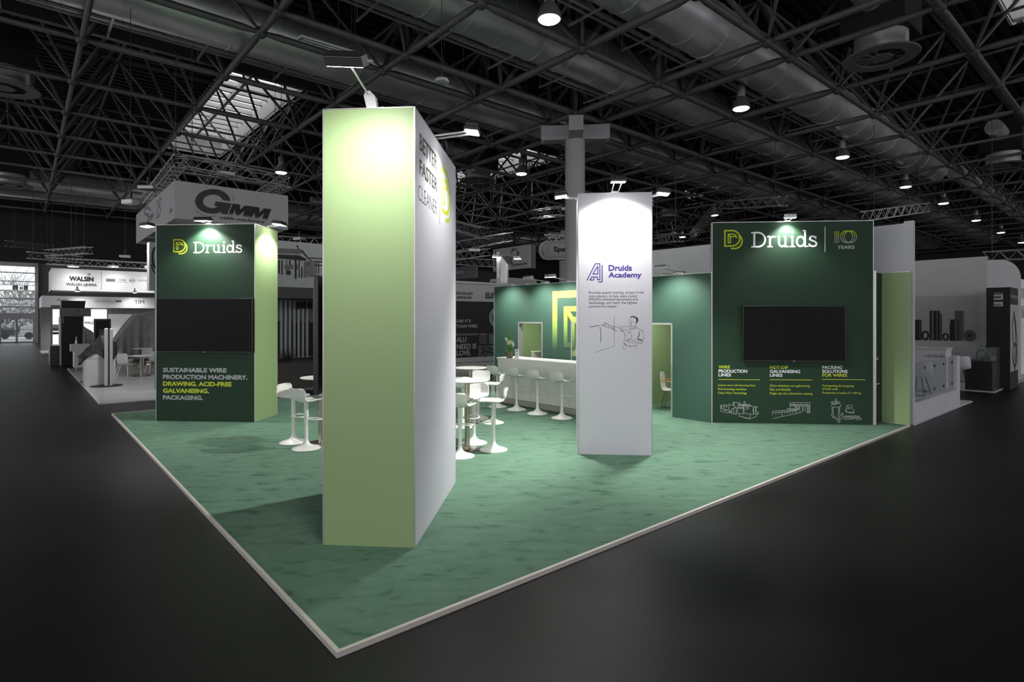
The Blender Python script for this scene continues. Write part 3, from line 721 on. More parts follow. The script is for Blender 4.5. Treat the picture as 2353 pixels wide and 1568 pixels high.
c0 = Fa.w(.04, .45, 4.0); flood('flood_lamp', c0, c0 - Fa.x * .3 + Vector((0, 0, .05)), Fa.w(-2.4, .45, .9), 'flood lamp reaching out on the hall column side of the white academy tower', 800, hw=.11)
c0 = Fa.w(wA - .04, .45, 4.0); flood('flood_lamp', c0, c0 + Fa.x * .28 + Vector((0, 0, .07)), Fa.w(wA + 1.2, .45, 1.0), 'flood lamp reaching out on the green panel side of the white academy tower', 560, hw=.11)

# ---------------- left dark green tower
F3 = Fr(G(358, 967), DEG_D); w3 = (G(597, 966) - G(358, 967)).length
t3 = tower(F3, w3, .94, 3.99, ('dark_green', 'light_green', 'dark_green', 'dark_green'), 'dark green tower with light green side, carpet edge nearest the exit')
ua, va = F3.uv(398, 550); ub, _ = F3.uv(431, 550); _, vb = F3.uv(398, 585)
dlogo(t3, ua, va, (ub - ua) / 290, (va - vb) / 304, 'lime_logo')
druids(t3, F3, 444.5, 556, 556.5, 582, 'ink_white')
for s, x1, yt, m in (('SUSTAINABLE WIRE', 521, 845.2, 'ink_grey'), ('PRODUCTION MACHINERY.', 568.5, 861, 'ink_grey'), ('DRAWING. ACID-FREE', 532.5, 876.7, 'lime'), ('GALVANISING.', 480.5, 892.7, 'lime'), ('PACKAGING.', 466.5, 908.4, 'ink_grey')):
    textpx(t3, F3, s, 374.3, x1, yt, yt + 10.6, m, .055)
ut0, zt1 = F3.uv(358.5, 686.5, -.09); ut1, zt0 = F3.uv(580, 811, -.09)
tv(F3, ut0, ut1, zt0, zt1, .09, 'wide black wall screen on the dark green tower above the sustainable wire slogan')
c0 = F3.w((F3.uv(480, 520))[0], .05, 3.99); flood('flood_lamp', c0, c0 - F3.n * .24 + Vector((0, 0, .04)), F3.w(F3.uv(480, 520)[0], 0, 2.3), 'flood lamp lighting the word mark on the dark green tower', 190, hw=.15, cone=122, blend=.5)
c0 = F3.w(w3 - .04, .5, 3.99); flood('flood_lamp', c0, c0 + F3.x * .3 + Vector((0, 0, .06)), F3.w(w3 + .35, .5, 1.2), 'flood lamp over the light green side of the dark green tower', 140, hw=.15, cone=125)
c0 = F3.w(.04, .5, 3.99); flood('flood_lamp', c0, c0 - F3.x * .6 + Vector((0, 0, .06)), F3.w(0, .5, 2.4), 'starry bright lamp on a long thin arm left of the dark green tower', 90, hw=.12, arms=1)

# ---------------- panel with the ten years logo
Ft = Fr(G(1637, 971.5), DEG_D); wT = (G(2001, 975) - G(1637, 971.5)).length
tt = at(Ft, 'display_wall', 'wide dark green panel with word mark, ten years logo, screen and three text columns', 'display panel')
MB().box(0, wT, 0, .1, 0, 4.0).build('panel', 'dark_green', tt)
MB().box(-.045, -.002, -.01, .1, 0, 3.02).box(-.012, .0, -.004, .1, 0, 4.01).box(wT, wT + .012, -.004, .1, 0, 4.01).box(wT + .013, wT + .055, -.01, .1, 0, 3.02).box(-.012, wT + .012, -.004, .1, 4.0, 4.012).build('corner_profile', 'alu', tt)
ua, va = Ft.uv(1664, 528.7); ub, _ = Ft.uv(1707, 528.7); _, vb = Ft.uv(1664, 573.7)
dlogo(tt, ua, va, (ub - ua) / 290, (va - vb) / 304, 'lime_logo')
druids(tt, Ft, 1726, 1877, 533.5, 569, 'ink_white')
u, va = Ft.uv(1895.5, 521); _, vb = Ft.uv(1895.5, 579)
MB().box(u - .005, u + .005, -.005, -.001, vb, va).build('divider_line', 'ink_white', tt)
cz = lambda x, z: (1650 + x / 6.723, 515 + z / 6.723); q = 11.3 / FPX / 6.723
ten = [[(x, 113), (x, 292)] for x in (1805, 1832, 1860)]
pathpx(Ft, ten + [arc(cxx, 197, 95, -92, 0, 360, 30) for cxx in (1983, 2014, 2045)], 8 * q, 'ink_grey', tt, cz, 'anniversary_mark')
pathpx(Ft, [[(x, 113), (x, 190)] for x in (1805, 1832, 1860)] + [arc(cxx, 197, 95, -92, 5, 175, 18) for cxx in (1983, 2014, 2045)], 9 * q, 'lime_logo', tt, lambda x, z: cz(x, z), 'anniversary_mark').location.y = -.003
textpx(tt, Ft, 'YEARS', 1924, 1963.5, 564.6, 572.4, 'ink_grey', .03)
TX = [('WIRE', 1651, 1677.5, 840.2, 847.2, 'lime', 1), ('PRODUCTION', 1651, 1717, 849.3, 856.8, 'ink_white', 1), ('LINES', 1651, 1679.5, 858.3, 865.3, 'ink_white', 1),
      ('Sensor-arm roll-drawing lines', 1650, 1735.5, 883, 888.9, 'lime', 0), ('Roll-drawing cassettes', 1650, 1715, 891.8, 898, 'lime', 0), ('Clean Wire Technology', 1650, 1716, 900.6, 907, 'lime', 0),
      ('HOT-DIP', 1769, 1811.5, 841, 848, 'lime', 1), ('GALVANISING', 1769, 1838.5, 850, 857.4, 'ink_white', 1), ('LINES', 1769, 1798, 859, 866, 'ink_white', 1),
      ('Zero-emissions eco galvanising', 1769, 1861, 884, 890.2, 'lime', 0), ('Fast and flexible', 1769, 1817, 892.6, 897.8, 'lime', 0), ('Single-dip zinc-aluminium coating', 1769, 1867, 901.8, 908, 'lime', 0),
      ('PACKING', 1889.5, 1935, 841, 848, 'ink_white', 1), ('SOLUTIONS', 1889.5, 1947.5, 850, 857.3, 'ink_white', 1), ('FOR WIRES', 1889.5, 1946.5, 859, 866, 'lime', 1),
      ('Compacting & strapping', 1889.5, 1962, 884, 890.4, 'lime', 0), ('of bulk coils', 1889.5, 1925, 891.6, 896.4, 'lime', 0), ('Production of coils of 1-100 kg', 1889.5, 1978, 900.6, 906.4, 'lime', 0)]
for s, x0, x1, yt, yb, m, bo in TX: textpx(tt, Ft, s, x0, x1, yt, yb, m, .024 if bo else .004)
for x0, x1, yy in ((1650.5, 1746.5, 872.3), (1769, 1866.5, 872.8), (1889, 1988, 872.2)):
    (a, v), (b, _) = Ft.uv(x0, yy), Ft.uv(x1, yy); MB().box(a, b, -.005, -.001, v - .005, v + .005).build('rule', 'lime', tt)
c1 = lambda x, z: (1640 + x / 10.81, 830 + z / 10.81); c2 = lambda x, z: (1760 + x / 9.804, 830 + z / 9.804); q = 11.4 / FPX / 10.3
pathpx(Ft, [[(165, 1100), (350, 1092)], [(165, 1100), (185, 1250), (360, 1292)], [(185, 1110), (200, 1165), (215, 1120)], [(245, 1110), (262, 1165), (268, 1115)], [(305, 1110), (315, 1160), (332, 1112)], [(190, 1182), (260, 1200), (350, 1225)], [(250, 1215), (340, 1230)],
    [(378, 1060), (378, 1288), (450, 1270)], [(378, 1075), (460, 1095)], [(450, 1095), (525, 1110), (520, 1165), (450, 1190), (450, 1300), (560, 1325), (560, 1160), (525, 1150)], [(500, 1180), (505, 1310)], [(385, 1235), (430, 1250), (425, 1265), (390, 1260)],
    [(485, 1095), (485, 1025), (580, 1022), (605, 1080)], [(505, 1035), (505, 1085)], [(590, 1105), (590, 1285)], [(600, 1108), (730, 1110), (990, 1130), (990, 1325)], [(750, 1110), (752, 1290)], [(735, 1110), (735, 1290)],
    [(610, 1145), (650, 1150), (650, 1178), (610, 1172), (610, 1145)], [(672, 1148), (716, 1150), (716, 1178), (672, 1176), (672, 1148)], [(780, 1195), (860, 1195), (860, 1150), (780, 1148)], [(620, 1080), (860, 1082), (905, 1088), (920, 1105), (780, 1100), (620, 1100), (620, 1080)],
    [(640, 1075), (628, 1050), (640, 1028), (655, 1050), (645, 1075)], [(745, 1075), (745, 1035), (762, 1000), (785, 1035), (780, 1075)], [(600, 1300), (750, 1318)], [(750, 1295), (980, 1330)], [(615, 1305), (630, 1370), (900, 1430), (905, 1325)], [(905, 1430), (905, 1460)], [(650, 1370), (860, 1440)], [(925, 1425), (1050, 1385), (1055, 1355)],
    [(1005, 1145), (1050, 1130), (1095, 1145), (1050, 1155), (1005, 1145)], [(1035, 1160), (1040, 1285)], [(1048, 1160), (1058, 1270)], [(1060, 1260), (1105, 1275), (1115, 1300), (1090, 1330), (1030, 1330)], [(1005, 1300), (1050, 1310), (1090, 1300)], [(975, 1180), (985, 1310)]], 10 * q, 'ink_grey', tt, c1, 'machine_drawing')
pathpx(Ft, [[(145, 1300), (360, 1250), (690, 1185), (820, 1145)], [(150, 1222), (150, 1132), (370, 1115), (700, 1105)], [(150, 1165), (370, 1150), (700, 1120)], [(365, 1120), (358, 1250)], [(540, 1100), (540, 1205)], [(690, 1105), (690, 1180)], [(760, 1010), (765, 1160)], [(222, 1165), (222, 1210)], [(268, 1160), (300, 1160), (295, 1195)], [(418, 1150), (418, 1185)], [(455, 1148), (485, 1148), (475, 1175)], [(600, 1140), (600, 1170)], [(640, 1135), (655, 1150)],
    [(545, 975), (545, 1100)], [(530, 975), (990, 985)], [(530, 992), (930, 998)], [(535, 970), (545, 940), (780, 938), (800, 965)], [(630, 940), (630, 972)], [(800, 940), (975, 938), (995, 940), (992, 975)], [(905, 940), (920, 975)], [(560, 1010), (640, 1012), (760, 1015), (820, 1030), (820, 1130)], [(655, 1010), (655, 1080)], [(480, 1100), (480, 1070), (520, 1070), (520, 1095)], [(550, 1070), (640, 1075), (750, 1080)], [(550, 1090), (750, 1095)], [(670, 1030), (740, 1035), (740, 1060), (670, 1060), (670, 1030)], [(700, 1080), (700, 1110)],
    [(835, 1020), (905, 1022)], [(835, 1040), (838, 1135)], [(880, 1020), (880, 1140)], [(930, 985), (930, 1165), (990, 1165), (990, 990)]] + [[(932, 1005 + i * 22), (988, 1007 + i * 22)] for i in range(8)], 9 * q, 'ink_grey', tt, c2, 'machine_drawing')
pathpx(Ft, [[(1575, 975), (1568, 900), (1570, 850), (1590, 855), (1592, 950), (1575, 975)], [(1460, 935), (1500, 915), (1565, 910)], [(1460, 935), (1500, 948), (1620, 950), (1665, 930), (1600, 908)], [(1475, 1020), (1480, 975), (1510, 955), (1560, 965)], [(1500, 985), (1580, 990)], [(1600, 955), (1665, 965), (1685, 1000), (1690, 1020), (1660, 1030)], [(1490, 1040), (1660, 1040)], [(1488, 1045), (1490, 1160)], [(1512, 1045), (1512, 1160)], [(1640, 1045), (1635, 1165)], [(1662, 1045), (1655, 1165)],
    [(1500, 1170), (1475, 1210), (1490, 1250), (1520, 1240), (1525, 1200), (1500, 1170)], [(1490, 1255), (1520, 1285), (1555, 1280), (1560, 1250), (1530, 1250)], [(1560, 1280), (1620, 1350), (1645, 1385)], [(1585, 1270), (1640, 1330)], [(1640, 1175), (1620, 1215), (1640, 1260), (1670, 1250), (1672, 1210), (1640, 1175)], [(1650, 1270), (1640, 1340), (1655, 1390), (1675, 1340), (1665, 1280)],
    [(1695, 1190), (1715, 1170), (1742, 1185), (1735, 1215), (1705, 1215), (1695, 1190)], [(1715, 1215), (1720, 1290), (1690, 1300)], [(1740, 1240), (1850, 1240), (2020, 1235)], [(1745, 1265), (1850, 1255), (1985, 1262)], [(1745, 1290), (1790, 1320), (1900, 1310), (1995, 1300), (1990, 1265)], [(1760, 1275), (1990, 1285)], [(2000, 1240), (2090, 1235), (2095, 1260), (2010, 1265)], [(2000, 1265), (2070, 1320), (2145, 1300), (2090, 1255)], [(2145, 1300), (2140, 1330)], [(2070, 1320), (2065, 1345)], [(2030, 1285), (2110, 1275)],
    [(1810, 1040), (1820, 1005), (1860, 992), (1930, 995), (1945, 1030), (1925, 1065), (1850, 1068), (1815, 1060), (1810, 1040)], [(1830, 1030), (1860, 1005)], [(1845, 1050), (1905, 1045)], [(1800, 1075), (1788, 1110), (1805, 1150), (1850, 1165), (1980, 1170), (1985, 1120), (1955, 1070)], [(1820, 1080), (1808, 1120), (1840, 1150)], [(1870, 1150), (1980, 1155)], [(1870, 1170), (1975, 1172)]], 9 * q, 'ink_grey', tt, c2, 'machine_drawing')
ut0, zt1 = Ft.uv(1707.5, 703, -.11); ut1, zt0 = Ft.uv(1943.5, 832, -.11)
tv(Ft, ut0, ut1, zt0, zt1, .11, 'wide black wall screen hanging on the ten years panel')
ul = Ft.uv(1808, 515)[0]; c0 = Ft.w(ul, .04, 4.0)
flood('flood_lamp', c0, c0 - Ft.n * .2 + Vector((0, 0, .05)), Ft.w(ul + .02, 0, 2.4), 'small white lamp over the word mark of the ten years panel', 110, hw=.1, hd=.08, cone=118, blend=.6, body='ink_white')

# ---------------- three metre walls of the cabin
P0 = G(1633, 972); Bv = Vector((BX[0], BX[1], 0)); Av = Vector((AX[0], AX[1], 0)); LW = 6.87; H3 = 3.0
Fb = Fr(P0 + Bv * LW, DEG_B)
tw = at(Fb, 'cabin_wall', 'long teal green back wall with two doorways and large fading lime logo', 'partition wall')
dz = 1.99; ops = [(1.04, 2.02), (3.05, 3.92), (5.02, 5.99)]
k = MB(); prev = 0
for a, b in ops: k.box(prev, a, 0, .08, 0, H3).box(a, b, 0, .08, dz, H3); prev = b
k.box(prev, LW, 0, .08, 0, H3).build('wall_panel', 'teal_green', tw)
k = MB().box(-.03, 0, -.01, .09, 0, H3 + .01).box(0, LW, -.003, .083, H3, H3 + .012)
k.build('corner_profile', 'alu', tw)
for i, (a, b) in enumerate(ops):
    e = .035; MB().box(a, a + e, -.008, .14, 0, dz).box(b - e, b, -.008, .14, 0, dz).box(a, b, -.008, .14, dz - e, dz).build('door_frame', 'alu', tw)
a, b = ops[1]
d = MB().box(a + .035, b - .035, .02, .06, .01, dz - .04).build('door_leaf', 'light_green', tw)
hd = MB().rod((a + .09, .02, 1.02), (a + .09, -.05, 1.02), .012).rod((a + .09, -.045, 1.02), (a + .2, -.045, 1.02), .011); hd.rod((a + .09, .018, .9), (a + .09, .005, .9), .02).build('door_handle', 'steel', d)
u0, v1 = Fb.uv(1270, 670.5); ur, _ = Fb.uv(1295, 670); kk = (ur - u0) / 53
mb_ = MB()
for i, (pts, cl, w_) in enumerate(DLOGO[:1] + DLOGO[2:]):
    zz = [(u0 + (x - 95) * kk, v1 - (z - 92) * kk * .93) for x, z in pts]
    mb_.stroke(zz, w_ * kk * 1.05, -.004 - .0006 * i, cl)
# keep the print above the counter and clear of the floor
mb_.build('logo', 'fade', tw)
# the cabin behind: outer end wall, rear wall, inner partitions
def wallAB(o, deg, L, h, m_in, name, label, y0=0, th=.08, cap=True):
    F = Fr(o, deg); t = at(F, name, label, 'partition wall')
    MB().box(0, L, y0, y0 + th, 0, h).build('wall_panel', m_in, t)
    if cap: MB().box(0, L, y0 - .003, y0 + th + .003, h, h + .012).build('top_profile', 'alu', t)
    return t
DW = 2.72
wallAB(Fb.w(.0, DW), DEG_B, LW, H3, 'light_green', 'cabin_wall', 'light green rear wall inside the cabin seen through the doorways')
wallAB(Fb.w(.0, .08), DEG_B + 90, DW - .08, H3, 'light_green', 'cabin_wall', 'light green end wall seen through the doorway behind the counter')
wallAB(P0 + Bv * 2.26 + Av * .08, DEG_A, DW - .1, H3, 'light_green', 'cabin_wall', 'light green inner partition behind the white chair')
wallAB(P0 - Bv * .1 + Av * .15, DEG_A + 180, .01, H3, 'teal_green', 'cabin_wall', 'thin end strip of the teal back wall') if False else None
# niche at the right: dark return wall and light green edge wall
pN = G(2007, 975.5); pE = G(2090.5, 976.5)
bN = -pN.dot(Bv) + pE.dot(Bv)
a_len = pE.dot(Av) - pN.dot(Av); b_len = pN.dot(Bv) - pE.dot(Bv)
tn = wallAB(pN, DEG_A, a_len, H3, 'dark_green', 'cabin_wall', 'narrow dark green return wall with two small white marks beside the ten years panel')
fN = Fr(pN, DEG_A)
(a, v), (b, _) = fN.uv(2008, 884.5), fN.uv(2021, 884.5)
MB().box(a, b, -.004, -.001, v - .006, v + .008).build('rule', 'ink_white', tn)
(a, v), (b, _) = fN.uv(2010.5, 826), fN.uv(2018, 826)
MB().stroke([(a, v), (b, v)], .03, -.004).stroke([(a + (b - a) * .4, v), (b, v + .045)], .02, -.005).build('small_mark', 'ink_grey', tn)
wallAB(pE + Bv * 7.6, DEG_B, 7.6, H3, 'light_green', 'cabin_wall', 'light green edge wall at the far right end of the green carpet')

# back wall lamps
for i, (px, e, l) in enumerate(((1177, 95, 'arm lamp on the back wall above the flower vase'), (1254, 95, 'arm lamp on the back wall left of the lime logo'), (1305, 95, 'arm lamp on the back wall over the lime logo'), (1420, 95, 'arm lamp on the back wall hidden behind the academy tower'), (1561, 95, 'arm lamp on the back wall between academy tower and green panel'))):
    r = (px - CX) / FPX; tpar = (P0.x - r * P0.y) / (-BX[0] + r * BX[1]); q0 = P0 + Bv * tpar + Av * .04 + Vector((0, 0, H3 + .01))
    flood('flood_lamp', q0, q0 - Av * .66 + Vector((0, 0, .09)), q0 + Vector((0, 0, -1.5)), l, e, hw=.16, hd=.06, cone=130, blend=.8, arms=1, body='lamp_body', glow=i == 2)

for tt_, l in ((5.5, 'added unseen lamp inside the cabin over the doorway behind the counter'), (1.2, 'added unseen lamp inside the cabin over the right doorway')):  # unseen lamps added to brighten the green cabin interior
    q0 = P0 + Bv * tt_ + Av * .06 + Vector((0, 0, H3 + .01))
    flood('flood_lamp', q0, q0 + Av * .66 + Vector((0, 0, .05)), q0 + Av * .9 + Vector((0, 0, -1.5)), l, 110, hw=.14, hd=.06, cone=140, blend=.8, arms=1, body='lamp_body', glow=False)
# ---------------- counter
kc = G(1148, 924); Fc = Fr(kc, DEG_B); LC = 3.75
ct = at(Fc, 'bar_counter', 'long white bar counter in front of the teal back wall', 'counter')
MB().box(0, LC, -.06, .5, .15, 1.08).build('body', 'counter_white', ct)
MB().box(.02, LC - .02, 0, .45, 0, .15).build('plinth', 'plinth_grey', ct)
MB().bbox(-.02, LC + .02, -.09, .55, 1.08, 1.12, .006).build('worktop', 'counter_white', ct)
k = MB()
for x in (1.22, 2.44): k.box(x - .0015, x + .0015, -.0615, -.06, .15, 1.08)
k.build('joint', 'plinth_grey', ct)
# vase with orchids
vp = G(1165, 823.5, 1.12) + Av * .08
va = thing('flower_vase', 'glass vase with moss, white orchids and tall grasses on the counter end', 'vase', vp)
MB().lathe([(.075, 0), (.085, .02), (.085, .2), (.088, .205)], 24).build('vase_glass', 'glass', va, True)
MB().lathe([(.07, .008), (.079, .03), (.079, .155), (.05, .17)], 20).build('moss', 'moss', va, True)
rr = random.Random(5); k = MB()
for i in range(20):
    a = rr.uniform(0, 6.28); r0 = rr.uniform(.0, .05); h = rr.uniform(.42, .66); l = rr.uniform(.02, .13)
    k.tube([(r0 * math.cos(a), r0 * math.sin(a), .1), (l * .5 * math.cos(a), l * .5 * math.sin(a), h * .6), (l * math.cos(a + .4), l * math.sin(a + .4), h)], .0055, 5)
k.build('grass_stems', 'leaf', va)
k = MB()
for i in range(9):
    a = i * .7; l = rr.uniform(.08, .15); c_, s_ = math.cos(a), math.sin(a)
    k.add([(0, 0, .17), (c_ * l * .5 - s_ * .02, s_ * l * .5 + c_ * .02, .28), (c_ * l, s_ * l, .3), (c_ * l * .5 + s_ * .02, s_ * l * .5 - c_ * .02, .27)], [(0, 1, 2, 3)])
k.build('leaves', 'leaf', va)
for i, (x, y, z) in enumerate(((-.05, -.05, .42), (.03, -.07, .4), (.07, -.03, .37), (-.02, -.07, .36), (.09, -.05, .33), (-.08, -.03, .47))):
    k = MB()
    for j in range(5):
        a = j * 1.2566 + i; c_, s_ = math.cos(a), math.sin(a); r = .042
        k.add([(x, y, z), (x + c_ * r * .6 - s_ * .018, y - .012, z + s_ * r * .6 + c_ * .018), (x + c_ * r, y - .004, z + s_ * r), (x + c_ * r * .6 + s_ * .018, y - .012, z + s_ * r * .6 - c_ * .018)], [(0, 1, 2, 3)])
    k.ball((x, y - .01, z), .009, 6).build('blossom', 'petal', va)
sp = G(1182, 824, 1.12) + Av * .08
ts = thing('table_sign', 'small white upright sign reading TOP next to the flower vase', 'sign', sp, DEG_B + 25)
MB().bbox(-.05, .05, -.012, .012, 0, .215, .004).build('card', 'ink_white', ts)
MB().box(-.06, .06, -.035, .035, 0, .008).build('foot', 'ink_white', ts)
text(ts, 'TOP', -.035, .035, .155, .185, 'ink_black', .03, -.0135)
text(ts, 'a', -.01, .012, .09, .115, 'ink_black', .02, -.0135, name='small_print')
for (px, py, l, w_) in ((1195, 829, 'pale box on the rear shelf inside the doorway behind the counter', .14),):
    q0 = P0 + Bv * 5.75 + Av * .6
    MB().bbox(-w_, w_, -.15, .15, 0, 1.16, .01).build('cabinet', 'plinth_grey', None, label='pale cabinet inside the doorway behind the counter', cat='cabinet').location = q0

# ---------------- bar stools
def surf(fn, nu, nv, th):
    """thin shell from a parametric sheet; fn(u,v) -> point"""
    top = [[Vector(fn(i / nu, j / nv)) for j in range(nv + 1)] for i in range(nu + 1)]; vs = []; fs = []
    def nrm(i, j):
        a = top[min(i + 1, nu)][j] - top[max(i - 1, 0)][j]; b = top[i][min(j + 1, nv)] - top[i][max(j - 1, 0)]
        n = a.cross(b); return n.normalized() if n.length > 1e-9 else Vector((0, 0, 1))
    for lay in (0, 1):
        for i in range(nu + 1):
            for j in range(nv + 1): vs.append(top[i][j] - nrm(i, j) * th * lay)
    N = (nu + 1) * (nv + 1); id_ = lambda i, j, l: l * N + i * (nv + 1) + j
    for i in range(nu):
        for j in range(nv):
            fs.append((id_(i, j, 0), id_(i + 1, j, 0), id_(i + 1, j + 1, 0), id_(i, j + 1, 0))); fs.append((id_(i, j + 1, 1), id_(i + 1, j + 1, 1), id_(i + 1, j, 1), id_(i, j, 1)))
    for i in range(nu):
        for j in (0, nv):
            f = (id_(i, j, 0), id_(i, j, 1), id_(i + 1, j, 1), id_(i + 1, j, 0)); fs.append(f if j == 0 else f[::-1])
    for j in range(nv):
        for i in (0, nu):
            f = (id_(i, j, 0), id_(i, j + 1, 0), id_(i, j + 1, 1), id_(i, j, 1)); fs.append(f if i == 0 else f[::-1])
    return vs, fs
def prof_at(pr, v):
    """smooth point on a profile polyline at 0..1"""
    n = len(pr) - 1; x = v * n; i = min(int(x), n - 1); t = x - i
    p0, p1, p2, p3 = pr[max(i - 1, 0)], pr[i], pr[i + 1], pr[min(i + 2, n)]
    return [.5 * ((2 * b) + (-a + c) * t + (2 * a - 5 * b + 4 * c - d) * t * t + (-a + 3 * b - 3 * c + d) * t ** 3) for a, b, c, d in zip(p0, p1, p2, p3)]
# profile: depth, height, half width, edge lift (negative depth = front)
PRS = [(-.225, .755, .13), (-.20, .775, .175), (-.12, .782, .20), (0, .775, .208), (.09, .772, .212), (.155, .79, .214), (.192, .835, .212), (.208, .885, .212), (.216, .935, .206), (.223, .968, .186), (.227, .982, .14)]
def shell_fn(u, v):
    y, z, hw = prof_at(PRS, v); s = 2 * u - 1
    up = max(0, min(1, (v - .45) / .3)); lift = .02 * s * s * (1 - up) - .014 * s * s * max(0, (v - .8) / .2)
    return (hw * s, -(-y + .055 * up * s * s) if True else y, z + lift)
def make_stool():
    t = thing('bar_stool', 'white bar stool', 'bar stool')
    vs, fs = surf(shell_fn, 14, 26, .011)
    MB().add(vs, fs).build('seat_shell', 'stool_white', t, 1)
    MB().lathe([(.222, 0), (.222, .006), (.20, .018), (.155, .032), (.11, .048), (.07, .07), (.044, .098), (.031, .13), (.027, .16), (.027, .40)], 36).build('base', 'stool_white', t, True)
    MB().lathe([(.028, .395), (.029, .40), (.035, .415), (.035, .74), (.05, .755)], 28).build('column', 'stool_white', t, True)
    MB().box(-.09, .09, -.09, .09, .75, .762).build('seat_plate', 'lamp_body', t)
    k = MB(); pts = [(-.03, -.02, .47), (-.09, -.05, .465), (-.135, -.13, .455), (-.12, -.21, .45), (-.05, -.245, .448), (.05, -.245, .448), (.12, -.21, .45), (.135, -.13, .455), (.09, -.05, .465), (.03, -.02, .47)]
    k.tube(pts, .0095, 8).build('footrest', 'stool_white', t, True)
    MB().tube([(.03, .02, .75), (.09, .03, .735), (.14, .04, .69), (.17, .045, .665)], .0055, 6).build('lever', 'lamp_body', t, True)
    return t
def face(px, py, tx, ty):
    a, b = G(px, py), G(tx, ty); d = b - a; return math.degrees(math.atan2(d.y, d.x)) + 90      # stool front is local -y
T1, T2, T3 = (737, 1018), (1073.5, 1033), (1081, 971)
dA = math.degrees(math.atan2(AX[1], AX[0])) + 90
ST = [(674, 1017, face(674, 1017, *T1) - 8, 'back white stool left of the table by the edge-on screen', 'stools round the small white tables'),
      (703.7, 1031, face(703.7, 1031, 745, 1022), 'front white stool left of the table by the edge-on screen', 'stools round the small white tables'),
      (1057, 1049, face(1057, 1049, 1085, 1036), 'white stool nearest the white slogan side, its back to the camera', 'stools round the small white tables'),
      (1134, 1034, face(1134, 1034, *T2) + 6, 'white stool in side view on the counter side of the front table', 'stools round the small white tables'),
      (1089, 1018.5, face(1089, 1018.5, 1066, 1036), 'white stool behind the front table showing its open seat', 'stools round the small white tables'),
      (1133, 972, face(1133, 972, *T3), 'white stool in side view on the counter side of the rear table', 'stools round the small white tables'),
      (1098.8, 961, face(1098.8, 961, 1076, 975), 'white stool behind the rear table showing its open seat', 'stools round the small white tables'),
      (1064, 981, face(1064, 981, *T3) , 'white stool before the rear table, its back to the camera', 'stools round the small white tables'),
      (1143, 935, dA, 'white stool at the counter end nearest the flower vase', 'stools along the bar counter'),
      (1187, 942, dA + 4, 'second white stool along the counter from the flower vase', 'stools along the bar counter'),
      (1235, 951, dA + 2, 'third white stool along the counter from the flower vase', 'stools along the bar counter'),
      (1291, 961, dA - 2, 'white stool at the counter nearest the academy tower', 'stools along the bar counter')]
st0 = make_stool()
for i, (px, py, dg, l, g) in enumerate(ST):
    if i == 0:
        st0.location = G(px, py); st0.rotation_euler = (0, 0, math.radians(dg)); st0['label'] = l; st0['group'] = g
    else: dup(st0, G(px, py), dg, l, g)
def make_table():
    t = thing('bar_table', 'table', 'table')
    MB().lathe([(.315, 1.086), (.327, 1.09), (.33, 1.097), (.33, 1.1), (.327, 1.103), (1e-3, 1.103)], 48).build('table_top', 'stool_white', t, True)
    MB().lathe([(.31, 1.083), (.318, 1.087)], 48).build('edge_band', 'wall_mid', t)
    MB().lathe([(.04, .015), (.04, 1.075)], 28).build('pole', 'steel', t, True)
    MB().lathe([(.05, 1.05), (.11, 1.083)], 24).build('top_flange', 'black_matte', t, True)
    MB().lathe([(.215, 0), (.215, .008), (.2, .014), (.045, .018)], 44).build('foot_plate', 'steel', t, True)
    return t
tb0 = make_table()
for i, (c_, l) in enumerate(((T1, 'high round white table beside the edge-on screen'), (T2, 'front one of two high round white tables near the slogan tower'), (T3, 'rear one of two high round white tables near the counter'))):
    if i == 0: tb0.location = G(*c_); tb0['label'] = l; tb0['group'] = 'high round tables'
    else: dup(tb0, G(*c_), 0, l, 'high round tables')
# ---------------- visitor chair inside the cabin doorway
def make_chair(m, arms=False):
    t = thing('chair', 'chair', 'chair')
    pr = [(-.22, .445, .19), (-.18, .455, .215), (-.05, .45, .22), (.10, .44, .218), (.18, .46, .205), (.215, .54, .20), (.235, .66, .205), (.25, .78, .2), (.262, .85, .165)]
    def fn(u, v):
        y, z, hw = prof_at(pr, v); s = 2 * u - 1; up = max(0, min(1, (v - .5) / .3)); return (hw * s, y - .03 * up * s * s, z + .015 * s * s * (1 - up))
    vs, fs = surf(fn, 10, 20, .012); MB().add(vs, fs).build('seat_shell', m, t, 1)
    for sx in (-1, 1):
        for y0, y1 in ((-.12, -.2), (.12, .22)): MB().rod((sx * .14, y0, .435), (sx * .215, y1, 0), .009, n=8).build('leg', 'steel', t, True)
    k = MB().rod((-.14, -.12, .435), (.14, -.12, .435), .008).rod((-.14, .12, .435), (.14, .12, .435), .008).build('seat_frame', 'steel', t)
    if arms:
        for sx in (-1, 1): MB().tube([(sx * .2, .2, .66), (sx * .24, .1, .66), (sx * .24, -.1, .65), (sx * .22, -.16, .64)], .015, 8).build('armrest', 'oak', t, True)
    return t
ch = make_chair('chair_white', True); ch.location = G(1545, 941); ch.rotation_euler = (0, 0, math.radians(62))
ch['label'] = 'white chair with oak armrest standing in the right doorway'
